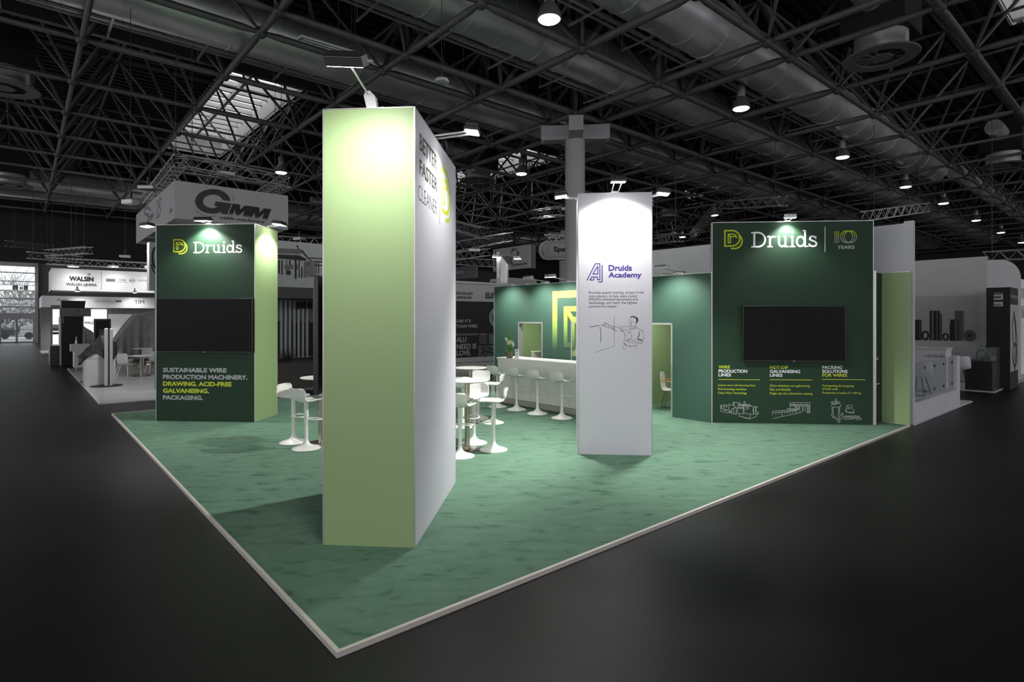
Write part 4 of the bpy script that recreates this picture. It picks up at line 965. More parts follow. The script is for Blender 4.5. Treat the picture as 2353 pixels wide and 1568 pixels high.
# ================================================================== NEIGHBOURING STANDS
def box_truss(name, p, q, s, label, n=None, lamps=()):
    p, q = Vector(p), Vector(q); d = (q - p); L = d.length; d.normalize(); z = Vector((0, 0, 1)); sd = d.cross(z).normalized(); h = s / 2
    t = thing(name, label, 'lighting truss', (0, 0, 0))
    cs = [sd * a * h + z * b * h for a, b in ((-1, -1), (1, -1), (1, 1), (-1, 1))]
    k = MB()
    for c in cs: k.rod(p + c, q + c, .026, n=6)
    k.build('main_tube', 'truss_alu', t); k = MB(); n = n or max(2, int(L / s))
    for f in range(4):
        a, b = cs[f], cs[(f + 1) % 4]
        for i in range(n):
            u0, u1 = p + d * L * i / n, p + d * L * (i + 1) / n
            k.rod(u0 + (a if i % 2 else b), u1 + (b if i % 2 else a), .012, n=4, cap=False)
    k.build('lacing', 'truss_alu', t)
    return t
def hang(parent, pts, ztop=None):
    k = MB()
    for p in pts: k.rod(p, (p[0], p[1], ztop or Z0), .012, n=4)
    k.build('hanging_cable', 'lamp_dark', parent)
def printpx(parent, F, x0, x1, yt, yb, m, name='print', y=-.006, off=0.0):
    u0, v1 = F.uv(x0, yt, off); _, v0 = F.uv(x0, yb, off); u1, _ = F.uv(x1, yt, off)
    return MB().box(u0, u1, y, 0, v0, v1).build(name, m, parent)

# ---------------- hanging sign "GMM cable machinery"
q = P(401, 500, 18.0); Fm = Fr(q, DEG_A); zb, ztp = P(401, 502, 18).z, P(401, 414, 18).z
wM = Fm.uv(662, 460)[0]; FmL = Fr(q + Bv * 3.3, DEG_B)
uL0 = FmL.uv(313, 500)[0]; dM = 3.3 - uL0
tm = at(Fm, 'hanging_sign', 'grey hanging box sign with large GMM cable machinery lettering', 'sign')
MB().box(0, wM, 0, .03, zb, ztp).build('front_panel', 'sign_grey', tm)
MB().box(0, .03, .03, dM, zb, ztp).build('side_panel', 'sign_grey', tm)
MB().box(wM - .03, wM, .03, dM, zb, ztp).build('side_panel', 'sign_grey', tm)
MB().box(0, wM, dM, dM + .03, zb, ztp).build('rear_panel', 'sign_grey', tm)
k = MB()
for i in range(5): k.box(.03, wM - .03, .03 + i * (dM - .1) / 4, .08 + i * (dM - .1) / 4, zb + .05, zb + .1)
k.build('inner_brace', 'truss_alu', tm)
cm = lambda x, z: (300 + x / 5.8825, 380 + z / 5.8825); q5 = 17.3 / FPX / 5.88
k = MB(); conv = lambda L: [Fm.uv(*cm(x, z)) for x, z in L]
g = conv([(1345, 487)] + [(1110 + 238 * math.cos(a * .18), 488 - 167 * math.sin(a * .18)) for a in range(1, 29)] + [(1225, 624), (1218, 655), (1302, 668), (1368, 518), (1150, 488), (1130, 545), (1180, 558)] + [(1112 + 134 * math.cos(a * .2), 489 - 91 * math.sin(a * .2)) for a in range(24, 1, -1)] + [(1246, 470)])
MB().add([(u, -.008, v) for u, v in g], [tuple(range(len(g)))]).build('logo', 'ink_black', tm)
for dx, dz in ((0, 0), (262, 38)):
    g = conv([(x + dx, z + dz) for x, z in ((1382, 518), (1478, 532), (1482, 602), (1540, 545), (1640, 555), (1585, 700), (1510, 690), (1545, 610), (1450, 690), (1420, 680), (1410, 600), (1378, 678), (1318, 668))])
    MB().add([(u, -.009, v) for u, v in g], [tuple(range(len(g)))]).build('logo', 'black_matte', tm)
k = MB()
for zz in (650, 664): k.stroke(conv([(1320, zz), (1842, zz + 76)]), 6 * q5, -.011)
k.build('logo_stripe', 'sign_grey', tm)
MB().stroke(conv([(885, 620), (960, 670), (1060, 694), (1165, 686)]), 9 * q5, -.01).stroke(conv([(1370, 400), (1390, 440), (1388, 488)]), 8 * q5, -.01).build('logo', 'wall_mid', tm)
u0, v1 = Fm.uv(*cm(1205, 680)); u1, _ = Fm.uv(*cm(1822, 770)); _, v0 = Fm.uv(*cm(1205, 722))
text(tm, 'cable machinery', u0, u1, v0 - .035, v1, 'black_matte', .02, -.01, .35)
FmS = Fr(q + Bv * dM, DEG_B); side = thing('side_print', None, None, (0, dM, 0), -90); side.parent = tm
cs_ = lambda x, z: (300 + x / 4.9, 380 + z / 4.9)
pathpx(FmS, [arc(190, 520, 38, 40, 60, 360, 16)], .12, 'wall_mid', side, cs_, 'logo')
text(side, '25', *(FmS.uv(*cs_(285, 480))[0], FmS.uv(*cs_(345, 480))[0]), FmS.uv(*cs_(300, 600))[1], FmS.uv(*cs_(300, 395))[1], 'wall_mid', 0, -.006, .3)
text(side, 'GMM', *(FmS.uv(*cs_(185, 600))[0], FmS.uv(*cs_(262, 600))[0]), FmS.uv(*cs_(200, 650))[1], FmS.uv(*cs_(200, 575))[1], 'wall_mid', .02, -.006, .3)
text(side, 'GMM', *(FmS.uv(*cs_(438, 520))[0], FmS.uv(*cs_(470, 520))[0]), FmS.uv(*cs_(440, 548))[1], FmS.uv(*cs_(440, 500))[1], 'wall_mid', .02, -.006, .3)
zt_ = 7.35
c1_, c2_, c3_, c4_ = Fm.w(.1, .5, zt_), Fm.w(wM - .1, .5, zt_), Fm.w(wM - .1, dM + 1.5, zt_), Fm.w(.1, dM + 1.5, zt_)
for (a, b, l) in ((P(414, 370, 18.5), P(653, 418, 21.5), 'front truss of the square hung over the cable machinery sign'), (P(414, 370, 18.5), P(338, 460, 25.5), 'long truss running back on the exit side over the cable machinery sign'), (P(653, 418, 21.5), P(596, 452, 26), 'short truss running back over the right end of the cable machinery sign')):
    tr = box_truss('lighting_truss', a, b, .36, l); hang(tr, [a.lerp(b, .1), a.lerp(b, .9)])
hang(tm, [Fm.w(.3, .3, ztp), Fm.w(wM - .3, .3, ztp), Fm.w(.3, dM - .3, ztp)])
def spot_head(p, label, tgt=None, s=.28, glow='lamp_glow', e=0):
    t = thing('truss_floodlight', label, 'lamp', p, rr.uniform(-40, 40))
    MB().bbox(-s, s, -s * .7, s * .7, -.06, .06, .02).build('housing', 'lamp_body', t)
    MB().box(-s * .85, s * .85, -s * .6, s * .6, -.075, -.06).build('lens', glow, t)
    MB().box(-.03, .03, -.03, .03, .05, .12 + s).build('bracket', 'lamp_dark', t)
    if e: l = light('SPOT', 'lamp_beam', (0, 0, -.15), (0, 1, -3), e, .15, cone=130, blend=.8); l.parent = t
    return t
spot_head(P(519, 400, 20), 'flat floodlight clipped to the front truss over the cable machinery sign', glow='lamp_body')
spot_head(P(340, 432, 21), 'dark flood fitting beside the long truss above the empty aisle', glow='lamp_dark')
spot_head(P(300, 464, 16.5), 'pale strip light at the end of the long truss above the aisle', s=.2, glow='lamp_body', e=480)  # fitting brought forward, beam added to brighten the pale stand floor
sl = bpy.data.objects[[o.name for o in COL.objects if o.get('label') == 'pale strip light at the end of the long truss above the aisle'][0]]
MB().rod((0, 0, .3), (0, 0, Z0 - sl.location.z), .01, n=5).build('hanging_cable', 'lamp_dark', sl)

# ---------------- GMM stand behind the left tower: plinth, slatted wall, canopy with machine print
pg = G(690, 895); Fq = Fr(pg, DEG_A); uq = lambda px: Fq.uv(px, 860)[0]
gs = at(Fq, 'machine_stand', 'dark stand with overhanging canopy, printed machine photo and slatted rear wall', 'exhibition stand')
a0, a1 = uq(424), uq(1000)
MB().box(a0, a1, 0, 2.3, ZF, Fq.uv(690, 834)[1]).build('plinth', 'wood_dark', gs)
MB().box(a0 - .05, a1 + .05, -.04, 0, ZF, ZF + .06).build('base_edge', 'wall_mid', gs)
yb_ = 2.0; Fq2 = Fr(Fq.w(0, yb_), DEG_A); zc0, zc1, zt2 = Fq.uv(690, 686)[1], Fq.uv(690, 661)[1], Fq.uv(690, 557)[1]
u2 = lambda px: Fq2.uv(px, 760)[0]
MB().box(a0, a1, yb_, yb_ + .1, .8, zc0 + .1).build('rear_wall', 'wall_mid', gs)
k = MB()
for i in range(7): x = u2(642) + i * .14; k.box(x, x + .07, yb_ - .08, yb_, .8, zc0)
k.build('vertical_slat', 'wall_light', gs)
k = MB()
for px in (640, 671, 690, 708): x = u2(px); k.box(x - .03, x + .03, yb_ - .05, yb_, .85, Fq2.uv(690, 738)[1])
k.box(u2(671), u2(740), yb_ - .02, yb_, .85, Fq2.uv(690, 742)[1]); k.build('dark_panel', 'wall_dark', gs)
MB().box(a0, a1, -.0, 3.0, zc0, zc1).build('canopy', 'wood_dark', gs)
MB().box(a0, a1, 0, .1, zc1, zt2).build('print_panel', 'sign_grey', gs)
mm = lambda x, z: (630 + x / 4.356, 540 + z / 4.356)
def gpoly(L, m, y=-.008, par=gs, F=Fq, name='machine_print', cv_=mm):
    pts = [F.uv(*cv_(x, z)) for x, z in L]; return MB().add([(u, y, v) for u, v in pts], [tuple(range(len(pts)))]).build(name, m, par)
gpoly([(20, 195), (250, 205), (320, 240), (320, 262), (200, 250), (20, 235)], 'wall_dark'); gpoly([(20, 135), (200, 140), (270, 150), (270, 195), (200, 190), (20, 185)], 'box_grey', -.009)
for x, z0, z1, w_ in ((72, 250, 395, 12), (120, 250, 300, 8), (150, 250, 300, 14), (205, 200, 440, 18), (245, 250, 425, 10), (270, 320, 430, 12), (40, 250, 385, 16), (415, 260, 390, 8), (440, 265, 390, 8)):
    gpoly([(x, z0), (x + w_, z0 + 3), (x + w_, z1 + 3), (x, z1)], 'wall_dark', -.011)
gpoly([(105, 300), (160, 305), (160, 352), (105, 350)], 'box_grey', -.012); gpoly([(120, 355), (165, 358), (165, 402), (120, 398)], 'wall_dark', -.0125)
gpoly([(320, 258), (405, 265), (405, 425), (320, 415)], 'wall_mid', -.012); gpoly([(332, 280), (348, 282), (348, 303), (332, 301)], 'wall_dark', -.014)
gpoly([(298, 270), (320, 272), (320, 430), (298, 425)], 'box_grey', -.013)
for cx_ in (175, 238): gpoly([(cx_ + 17 * math.cos(i * .524), 320 + 28 * math.sin(i * .524)) for i in range(12)], 'box_grey', -.013)
pathpx(Fq, [[(250, 140), (330, 225), (375, 262)], [(275, 150), (345, 240)], [(222, 115), (235, 110), (240, 160)], [(330, 230), (480, 240)], [(385, 300), (480, 308)], [(385, 265), (480, 270)]], .035, 'wall_dark', gs, mm, 'machine_print')
gpoly([(23, 410), (370, 440), (480, 450), (480, 500), (23, 500)], 'sign_grey', -.0065)
for i, px in enumerate((676, 689, 702, 716)):
    p = Fq2.w(u2(px), -.35, Fq2.uv(px, 696)[1]); t = thing('track_spot', ('small black track spot nearest the left tower side', 'second small black track spot under the dark canopy', 'third small black track spot under the dark canopy', 'small black track spot by the edge-on screen')[i], 'lamp', p, 0, 'track spots under the canopy')
    MB().rod((0, 0, 0), (0, -.03, -.19), .07, n=14).build('can', 'black_matte', t, True); MB().rod((0, 0, 0), (0, 0, .1), .015).build('stem', 'black_matte', t)
tk = MB().box(u2(668), u2(745), yb_ - .37, yb_ - .33, Fq2.uv(690, 694)[1] + .02, Fq2.uv(690, 694)[1] + .06).build('light_track', 'box_grey', gs)
rr = random.Random(9)
for i, (px, s) in enumerate(((634, .8), (661, 1.0), (693, 1.15))):
    p = Fq.w(uq(px), 1.1, Fq.uv(px, 834)[1]); t = thing('grass_tuft', ('spiky dark plant half behind the dark green tower', 'smaller spiky plant at the slatted wall foot', 'rounder spiky plant at the dark panels foot')[i], 'plant', p, 0)
    k = MB()
    for j in range(70):
        a = rr.uniform(0, 6.28); e = rr.uniform(.1, 1.35); l = rr.uniform(.25, .38) * s
        k.rod((0, 0, 0), (l * math.cos(a) * math.cos(e), l * math.sin(a) * math.cos(e), l * math.sin(e) + .05), .008, .002, 4)
    k.build('blades', 'leaf_grey', t); MB().lathe([(.12, -.03), (.14, .05), (.1, .06)], 14).build('pot', 'wall_dark', t)
Fgg = Fr(P(343, 660, 16.5), DEG_A); side2 = at(Fgg, 'pillar_sign', 'grey pillar panel with partly hidden round letter beside the dark green tower', 'sign')
z0_, z1_ = Fgg.uv(343, 667)[1], Fgg.uv(343, 556)[1]; w2 = Fgg.uv(372, 660)[0]
MB().box(0, w2, 0, .4, z0_, z1_).build('panel', 'sign_grey', side2); MB().box(Fgg.uv(360, 660)[0], w2, .05, .35, ZF, z0_).build('post', 'wall_mid', side2)
pathpx(Fgg, [arc(359, 592, 9, -24, 60, 330, 16)], .05, 'ink_black', side2, lambda x, z: (x, z), 'letter', y=-.008)
pathpx(Fgg, [arc(359, 597, 12, -31, 200, 290, 10)], .03, 'ink_black', side2, lambda x, z: (x, z), 'letter', y=-.009)

# ---------------- bright "WALSIN LIHWA" stand and its neighbours
def tubewall(o, deg, label, cat='exhibition stand', name='exhibition_stand'): F = Fr(o, deg); return F, at(F, name, label, cat)
Fn, tn2 = tubewall(P(118, 640, 38), DEG_A, 'hanging white header sign with WALSIN LIHWA lettering and a row of small logos', 'sign', 'header_sign')
zA, zB_ = Fn.uv(118, 616)[1], Fn.uv(118, 667)[1]; wN = Fn.uv(420, 640)[0]
MB().box(0, wN, 0, .1, zB_, zA).build('front_panel', 'print_lit', tn2); MB().box(0, .1, .1, 5, zB_, zA).build('side_panel', 'print_lit', tn2)
MB().box(0, wN, .1, 5, zB_, zB_ + .05).build('soffit', 'print_lit', tn2)
for s, x0, x1, yt, yb, bo in (('WALSIN', 159, 215, 634.5, 646, .06), ('WALSIN LIHWA', 152, 222.5, 649.8, 656.7, .02)): textpx(tn2, Fn, s, x0, x1, yt, yb, 'ink_black', bo, y=-.012)
pathpx(Fn, [arc(205, 631, 3.4, -2.6, 0, 360, 14), arc(205, 631, 1.6, -1.2, 0, 360, 10)], .02, 'wall_dark', tn2, lambda x, z: (x, z), y=-.012)
printpx(tn2, Fn, 244, 264.8, 640.5, 647.2, 'wall_mid', 'partner_logo', -.012)
for s, x0, x1, yt, yb in (('COGNE', 272, 290, 641, 646.5), ('DMV', 297, 311, 643, 647), ('COM.STEEL', 316, 341, 643, 646)): textpx(tn2, Fn, s, x0, x1, yt, yb, 'wall_mid', .01, y=-.012, name='partner_logo')
pathpx(Fn, [arc(304, 645, 5.5, -5, 0, 360, 16), [(269, 648.5), (294, 649.5)]], .02, 'wall_mid', tn2, lambda x, z: (x, z), 'partner_logo', y=-.012)
u_, _ = Fn.uv(233, 640); MB().box(u_ - .02, u_ + .02, -.014, 0, zB_ + .1, zA - .05).build('seam', 'sign_grey', tn2)
ztr = P(118, 611, 38).z + .25
tr = box_truss('lighting_truss', Fn.w(-.3, -.9, ztr), Fn.w(wN, -.9, ztr), .42, 'long straight truss with bright floods above the white header sign'); hang(tr, [Fn.w(u, -.9, ztr) for u in (1, 4, 8)])
for px, l in ((166, 'glaring flood above the WALSIN lettering'), (257, 'glaring flood above the row of small logos'), (338, 'glaring flood beside the grey pillar panel')):
    u_, _ = Fn.uv(px, 612); spot_head(Fn.w(u_, -1.0, Fn.uv(px, 611, -1)[1]), l, e=50)
Fo, to = tubewall(P(95, 690, 36), DEG_A, 'lower white fascia band with pale company names above the bright stand', 'sign', 'fascia_sign')
zA2, zB2 = Fo.uv(95, 679.5)[1], Fo.uv(95, 706)[1]; wO = Fo.uv(420, 690)[0]
MB().bbox(0, wO, 0, 6, zB2, zA2, .03).build('band', 'print_lit', to)
for s, x0, x1, yt, yb, m in (('Aasia', 130, 158, 686, 692, 'box_grey'), ('NOVAMETAL', 218, 262, 689.5, 695.5, 'sign_grey'), ('TIM', 308.5, 331, 690, 698, 'ink_black')): textpx(to, Fo, s, x0, x1, yt, yb, m, 0, y=-.012)
printpx(to, Fo, 265, 279, 690.5, 694.5, 'box_grey', 'emblem', -.012)
zfl = ZF
Fs_, tb_ = tubewall(Fo.w(0, 1.5), DEG_A, 'rear wall of the bright stand with small backlit name panel and grey upper strip', 'exhibition stand', 'stand_wall')
us = lambda px, py=750: Fs_.uv(px, py)
MB().box(0, wO, 0, .1, ZF, us(95, 708)[1] + .4).build('wall_panel', 'wall_mid', tb_)
def lit(px0, px1, y0, y1, m='backlit', n='backlit_panel', F=Fs_, par=tb_): return printpx(par, F, px0, px1, y0, y1, m, n, -.05)
lit(193, 245, 711, 790); lit(249, 420, 722, 800, 'print_lit')
textpx(tb_, Fs_, 'WALSIN', 193.5, 222, 738.5, 745.5, 'ink_black', .05, y=-.06); textpx(tb_, Fs_, 'WALSIN LIHWA', 197, 226, 747.5, 751, 'wall_mid', 0, y=-.06)
MB().box(-.05, us(357)[0] + 4, -5, .0, ZF, ZF + .05).build('stand_floor', 'light_floor', tb_)
for px, l in ((175, 'small lamp over the pale company names, exit side'), (305, 'small lamp over the TIM lettering')):
    u_, _ = Fo.uv(px, 680); spot_head(Fo.w(u_, -.9, zA2 + .35), l, s=.12, e=60)
spot_head(Fo.w(Fo.uv(168, 700)[0], -1.6, zB2 + .1), 'added lamp in front of the white fascia band to brighten the stand', s=.16, e=260)  # extra lamp added behind the black tower to brighten this stand
# lightbox showcase walls standing by the aisle
def lightbox(px0, px1, y0, y1, ybase, m, label, lines=()):
    Ys = CZ * FPX / (ybase - HY); F = Fr(P(px0, 750, Ys), DEG_A - 12); t = at(F, 'light_box', label, 'display panel'); a, b = 0, F.uv(px1, 750)[0]
    z1, z0 = F.uv(px0, y0)[1], F.uv(px0, y1)[1]
    MB().box(a - .1, b + .1, .02, .5, ZF, z1 + .25).build('housing', 'wall_mid', t); MB().box(a, b, -.01, .02, z0, z1).build('backlit_panel', m, t)
    return F, t
F_, t_ = lightbox(94, 109, 716, 779, 797, 'backlit_soft', 'narrow backlit picture of coiled wire beside the exit')
pathpx(F_, [arc(110 + i * .8, 762 - i * 2, 16, 22 + i, 120, 235, 10) for i in range(7)] + [[(95, 724), (100, 722), (108, 727)], [(96, 775), (109, 779)]], .07, 'ink_black', t_, lambda x, z: (min(max(x, 94.5), 108.5), min(max(z, 717), 778)), 'picture', y=-.03)
F_, t_ = lightbox(121, 141, 711, 793, 812, 'backlit_soft', 'tall backlit panel with a picture of a metal bar next to the black tower')
for z, hh, m in ((746, 8, 'wall_light'), (754, 7, 'wall_mid'), (763, 6, 'box_grey')): printpx(t_, F_, 121, 141, z, z + hh, m, 'picture', -.02)
Fp_ = Fr(G(112, 800), DEG_B); tp_ = at(Fp_, 'slanted_partition', 'grey slanted wall end leading to the backlit metal bar picture', 'partition wall')
MB().box(0, 2.5, 0, .15, ZF, 2.9).build('panel', 'wall_mid', tp_)
# black tapering tower with signboard
pk = G(141, 838); Fk = Fr(pk, DEG_A); tk = at(Fk, 'display_tower', 'black tapering tower with grey signboard and small diamond emblem at the aisle', 'display tower')
uk = lambda px, py=780: Fk.uv(px, py)
MB().prism([(0, ZF), (uk(188, 838)[0], ZF), (uk(191, 728)[0], uk(191, 728)[1]), (uk(197, 691)[0], uk(141, 691)[1]), (0, uk(141, 691)[1])], 0, 1.0).build('body', 'black_matte', tk)
MB().box(-.06, 0, -.02, 1.02, ZF, uk(141, 728)[1]).build('edge_strip', 'wall_light', tk)
z1, z0 = uk(138, 708)[1], uk(138, 727.5)[1]
MB().box(uk(137, 717)[0], uk(208, 717)[0], -.25, .1, z0, z1).build('signboard', 'wall_mid', tk)
Fk2 = Fr(Fk.w(0, -.25), DEG_A)
g = [Fk2.uv(x, z) for x, z in ((178, 711), (184, 716), (178, 721), (172, 716))]; MB().add([(u, -.26, v) for u, v in g], [(0, 1, 2, 3)]).build('emblem', 'box_grey', tk)
a, b = Fk2.uv(159, 723), Fk2.uv(191, 726); MB().box(a[0], b[0], -.258, -.25, b[1], a[1]).build('name_plate', 'box_grey', tk)
MB().box(uk(143, 740)[0], uk(147, 740)[0], -.01, 0, uk(143, 743)[1], uk(143, 729)[1]).build('notice', 'wall_mid', tk)
Fk3 = Fr(pk - Av * .05, DEG_B)
MB().box(-1.9, -.02, -.4, -.05, ZF, .85).build('side_bench', 'black_gloss', tk).rotation_euler = (0, 0, math.radians(-90))
# light floored corner stand
c0, cA, cB = G(232, 927), G(232, 927) + Av * 12, G(232, 927) + Bv * 13
sf = thing('stand_floor', 'pale glossy laminate stand floor beyond the aisle at the left', 'floor panel')
MB().slab([c0, cA, cA + Bv * 13, cB], ZF, -.004).build('boards', 'light_floor', sf)
k = MB()
for a, b in ((c0, cA), (cB, c0)):
    n = Vector((a.y - b.y, b.x - a.x, 0)).normalized() * .04; k.slab([a, b, b - n, a - n], ZF, 0)
k.build('edge_trim', 'wall_light', sf)
def block(pts, z1, m, name, label, cat, z0=0.0, bevel=0): pass
pc = G(162, 853); Fc2 = Fr(pc, DEG_A)
t = at(Fc2, 'reception_counter', 'white counter with raised front ledge next to the black tower', 'counter')
w_ = Fc2.uv(205, 820)[0]; MB().bbox(.12, w_, .0, .9, .12, 1.05, .01).build('body', 'wall_light', t); MB().box(.2, w_ - .02, .05, .8, 0, .12).build('plinth', 'wall_mid', t)
MB().box(0, w_, -.06, .5, .78, 1.06).build('ledge', 'wall_light', t)
t = thing('spray_bottle', 'small clear bottle standing on the white counter ledge', 'bottle', Fc2.w(Fc2.uv(176, 790)[0], .2, 1.06))
MB().lathe([(.035, 0), (.04, .02), (.038, .14), (.014, .18), (.014, .22), (.02, .23), (.02, .27), (1e-3, .275)], 14).build('bottle_body', 'ink_white', t, True)
MB().box(-.015, .06, -.012, .012, .27, .30).build('pump', 'wall_mid', t)
pc = G(195, 888); Fc3 = Fr(pc, DEG_A); w_ = Fc3.uv(266, 850)[0]
t = at(Fc3, 'demo_counter', 'grey box counter partly wrapped in dark foil behind the metal pole', 'counter')
MB().bbox(0, w_, 0, .75, 0, 1.0, .012).build('body', 'wall_light', t); MB().box(-.004, w_ + .004, -.006, .756, .84, .846).build('joint', 'wall_mid', t)
MB().rod((w_ * .9, -.008, .84), (w_ * .9, 0, .84), .035, n=16).build('cable_hole', 'black_matte', t)
# dark foil cover draped over that counter
def drape(name, label, pts_fn, nu, nv, m, loc, deg, group=None):
    t = thing(name, label, 'cover', loc, deg, group); vs = []; fs = []
    for i in range(nu + 1):
        for j in range(nv + 1): vs.append(pts_fn(i / nu, j / nv))
    for i in range(nu):
        for j in range(nv): a = i * (nv + 1) + j; fs.append((a, a + nv + 1, a + nv + 2, a + 1))
    o = MB().add(vs, fs).build('sheet', m, t, 1); md = o.modifiers.new('thickness', 'SOLIDIFY'); md.thickness = .012; return t
def foil(u, v):
    x = -.16 + u * (w_ + .2); tent = math.exp(-((x - w_ * .62) / .35) ** 2); y = -.06 + v * .86
    z = 1.02 + tent * .62 * math.sin(math.pi * min(1, v * 1.2 + .15)) + .02 * math.sin(17 * u + 9 * v) + .015 * math.sin(31 * u - 13 * v)
    if v < .14: z = 1.0 - (.14 - v) * (.8 + .8 * math.sin(9 * u + 1)); y = -.03 - .02 * math.sin(23 * u)
    if x < 0: z -= (-x) * .9; 
    return (x, y, z)
drape('foil_cover', 'crumpled dark foil draped over the grey box counter', foil, 40, 24, 'foil_dark', Fc3.w(0, 0), DEG_A)
t = at(Fr(Fc3.w(Fc3.uv(218, 770)[0], .35), DEG_A), 'standing_display', 'dark upright screen rising out of the foil covered counter', 'screen')
w3_ = Fc3.uv(258, 770)[0] - Fc3.uv(218, 770)[0]; z1 = Fc3.uv(220, 740)[1]
MB().bbox(0, w3_, 0, .08, 1.12, z1 + .1, .01).build('casing', 'black_gloss', t); MB().box(.05, w3_ - .05, -.004, 0, 1.2, z1 + .04).build('screen', 'screen', t)
MB().box(w3_ * .3, w3_ * .65, -.012, -.004, 1.28, 1.75).build('picture', 'black_matte', t); MB().box(w3_ * .4, w3_ * .6, .02, .06, .97, 1.14).build('stand_foot', 'black_matte', t)
pp = G(250, 887.5); t = thing('display_pole', 'twin profile metal pole on a flat black foot at the pale floor edge', 'stand', pp, DEG_A)
hz = CZ + (HY - 755) * pp.y / FPX
MB().bbox(-.11, -.02, -.05, .05, .02, hz, .008).bbox(.02, .1, -.05, .05, .02, hz - .01, .008).build('profile', 'alu', t)
MB().box(-.02, .02, -.04, .04, .02, hz - .02).build('groove', 'black_matte', t); MB().lathe([(.42, 0), (.42, .012), (.38, .02), (1e-3, .022)], 36, (-.05, .1, 0)).build('foot', 'black_matte', t)
# covered machines
def cover(px0, px1, ytop, ybase, label, seed, prof, dpt=1.6):
    pb = G(px0, ybase); F = Fr(pb, DEG_A); w0 = F.uv(px1, ybase - 2)[0]; zt3 = F.uv(px0, ytop)[1]; r2 = random.Random(seed); ph = [r2.uniform(0, 6) for _ in range(6)]
    def fn(u, v):
        h = prof(u) * zt3; x = u * w0; fold = .05 * math.sin(26 * u + ph[0]) + .04 * math.sin(47 * u + ph[1])
        if v < .6: s = v / .6; return (x, fold * (1 - s) - .05, h * (.12 + .88 * s) + .02 * math.sin(9 * u + ph[2]))
        s = (v - .6) / .4; return (x, s * dpt, h + .05 * math.sin(5 * s + 12 * u) - .03)
    return drape('dust_sheet', label, fn, 60, 22, 'cloth_grey', pb, DEG_A, 'dust sheets over machines')
cover(262, 400, 722, 838, 'large grey dust sheet tented over a machine behind the white chairs', 1, lambda u: min(1, .45 + 1.5 * u) if u < .37 else 1.0 - .06 * math.sin(7 * u))
cover(186, 224, 745, 818, 'smaller grey dust sheet hanging between black tower and upright screen', 2, lambda u: 1.0 - .35 * u)
pb = G(303, 826); t = thing('machine_cabinet', 'low grey machine cabinet with a warning triangle behind the chairs', 'cabinet', pb, DEG_A)
MB().bbox(0, .95, -.35, .3, 0, .95, .01).build('body', 'wall_light', t); MB().prism([(.38, .5), (.58, .5), (.48, .68)], -.356, -.35).build('warning_triangle', 'ink_black', t)
# white chairs and tables
chw = make_chair('wall_light'); chw.location = G(292, 866); chw.rotation_euler = (0, 0, math.radians(175)); chw['label'] = 'white chair nearest the aisle, its back to the camera'; chw['group'] = 'white chairs on the pale floor'
for px, py, dg, l in ((287, 858, 100, 'white chair in side view behind the nearest chair'), (352, 858, 235, 'white chair half hidden by the dark green tower'), (322, 822, 200, 'small white chair by the machine cabinet'), (337, 825, 170, 'smaller far white chair against the dust sheet'), (335, 846, 20, 'white chair beyond the table with a cushion like back')):
    dup(chw, G(px, py), dg, l, 'white chairs on the pale floor')
for px, py, l in ((325, 864, 'low white table between the nearest white chairs'), (330, 838, 'farther low white table behind the first table')):
    t = thing('side_table', l, 'table', G(px, py), 0); MB().lathe([(.42, .72), (.43, .745), (1e-3, .748)], 36).build('table_top', 'print_lit', t)
    MB().lathe([(.3, 0), (.28, .02), (.03, .03), (.03, .72)], 24).build('pedestal', 'steel', t, True)

# ---------------- dark "ELISENTAL" stand behind the bar area
Fe = Fr(P(1044, 740, 22), DEG_A); te = at(Fe, 'poster_wall', 'large dark poster wall with aluminium slogans behind the round tables', 'poster wall')
zz = lambda y: Fe.uv(1044, y)[1]; u9 = Fe.uv(1200, 740)[0]; uL9 = Fe.uv(880, 740)[0]
MB().box(uL9, u9, 0, .15, ZF, zz(646)).build('wall_panel', 'sign_grey', te)
MB().box(uL9, u9, -.01, 0, zz(823), zz(692)).build('dark_print', 'black_matte', te)
MB().box(uL9, u9, -.03, .0, ZF, zz(860)).build('dark_base', 'wall_dark', te)
MB().box(uL9, Fe.uv(1138, 650)[0], -.04, .02, zz(650), zz(645.5)).build('light_rail', 'wall_light', te)
for s, x0, x1, yt, yb, m, bo in (('YOUR SPECIALIST', 1008, 1086.5, 669.5, 675.5, 'ink_black', .02), ('FOR ALUMINIUM', 1014, 1082.5, 679.8, 685, 'ink_black', .02), ('BECAUSE IT\'S', 1024, 1081, 734.5, 741.5, 'ink_grey', .02), ('MORE THAN WIRE.', 1020, 1097, 746.5, 754, 'ink_grey', .02),
        ('ALU', 1048, 1070.5, 775, 787, 'ink_grey', .02), ('NEED IS', 1048.5, 1093.5, 791, 803, 'ink_grey', .02), ('LOVE.', 1048.5, 1081, 806, 818, 'ink_grey', .02)): textpx(te, Fe, s, x0, x1, yt, yb, m, bo, y=-.03)
textpx(te, Fe, 'ELISENTAL', 1114.5, 1172, 672, 685, 'ink_black', .03, y=-.03, shear=.2)
pathpx(Fe, [[(1116, 685), (1175, 681)]], .04, 'ink_black', te, lambda x, z: (x, z), y=-.03)
pathpx(Fe, [arc(1140, 730, r * .78, -r, 90, 270, 16) for r in (21, 17.5, 14)], .035, 'ink_grey', te, lambda x, z: (x, z), 'emblem', y=-.03)
for i, (x0, x1, y0, y1, m) in enumerate(((1101.5, 1119, 767, 791, 'wall_mid'), (1122.5, 1141, 767, 791, 'box_grey'), (1099, 1141, 795, 819, 'box_grey'), (1045, 1098, 767, 772, 'box_grey'))): printpx(te, Fe, x0, x1, y0, y1, m, 'picture', -.025)
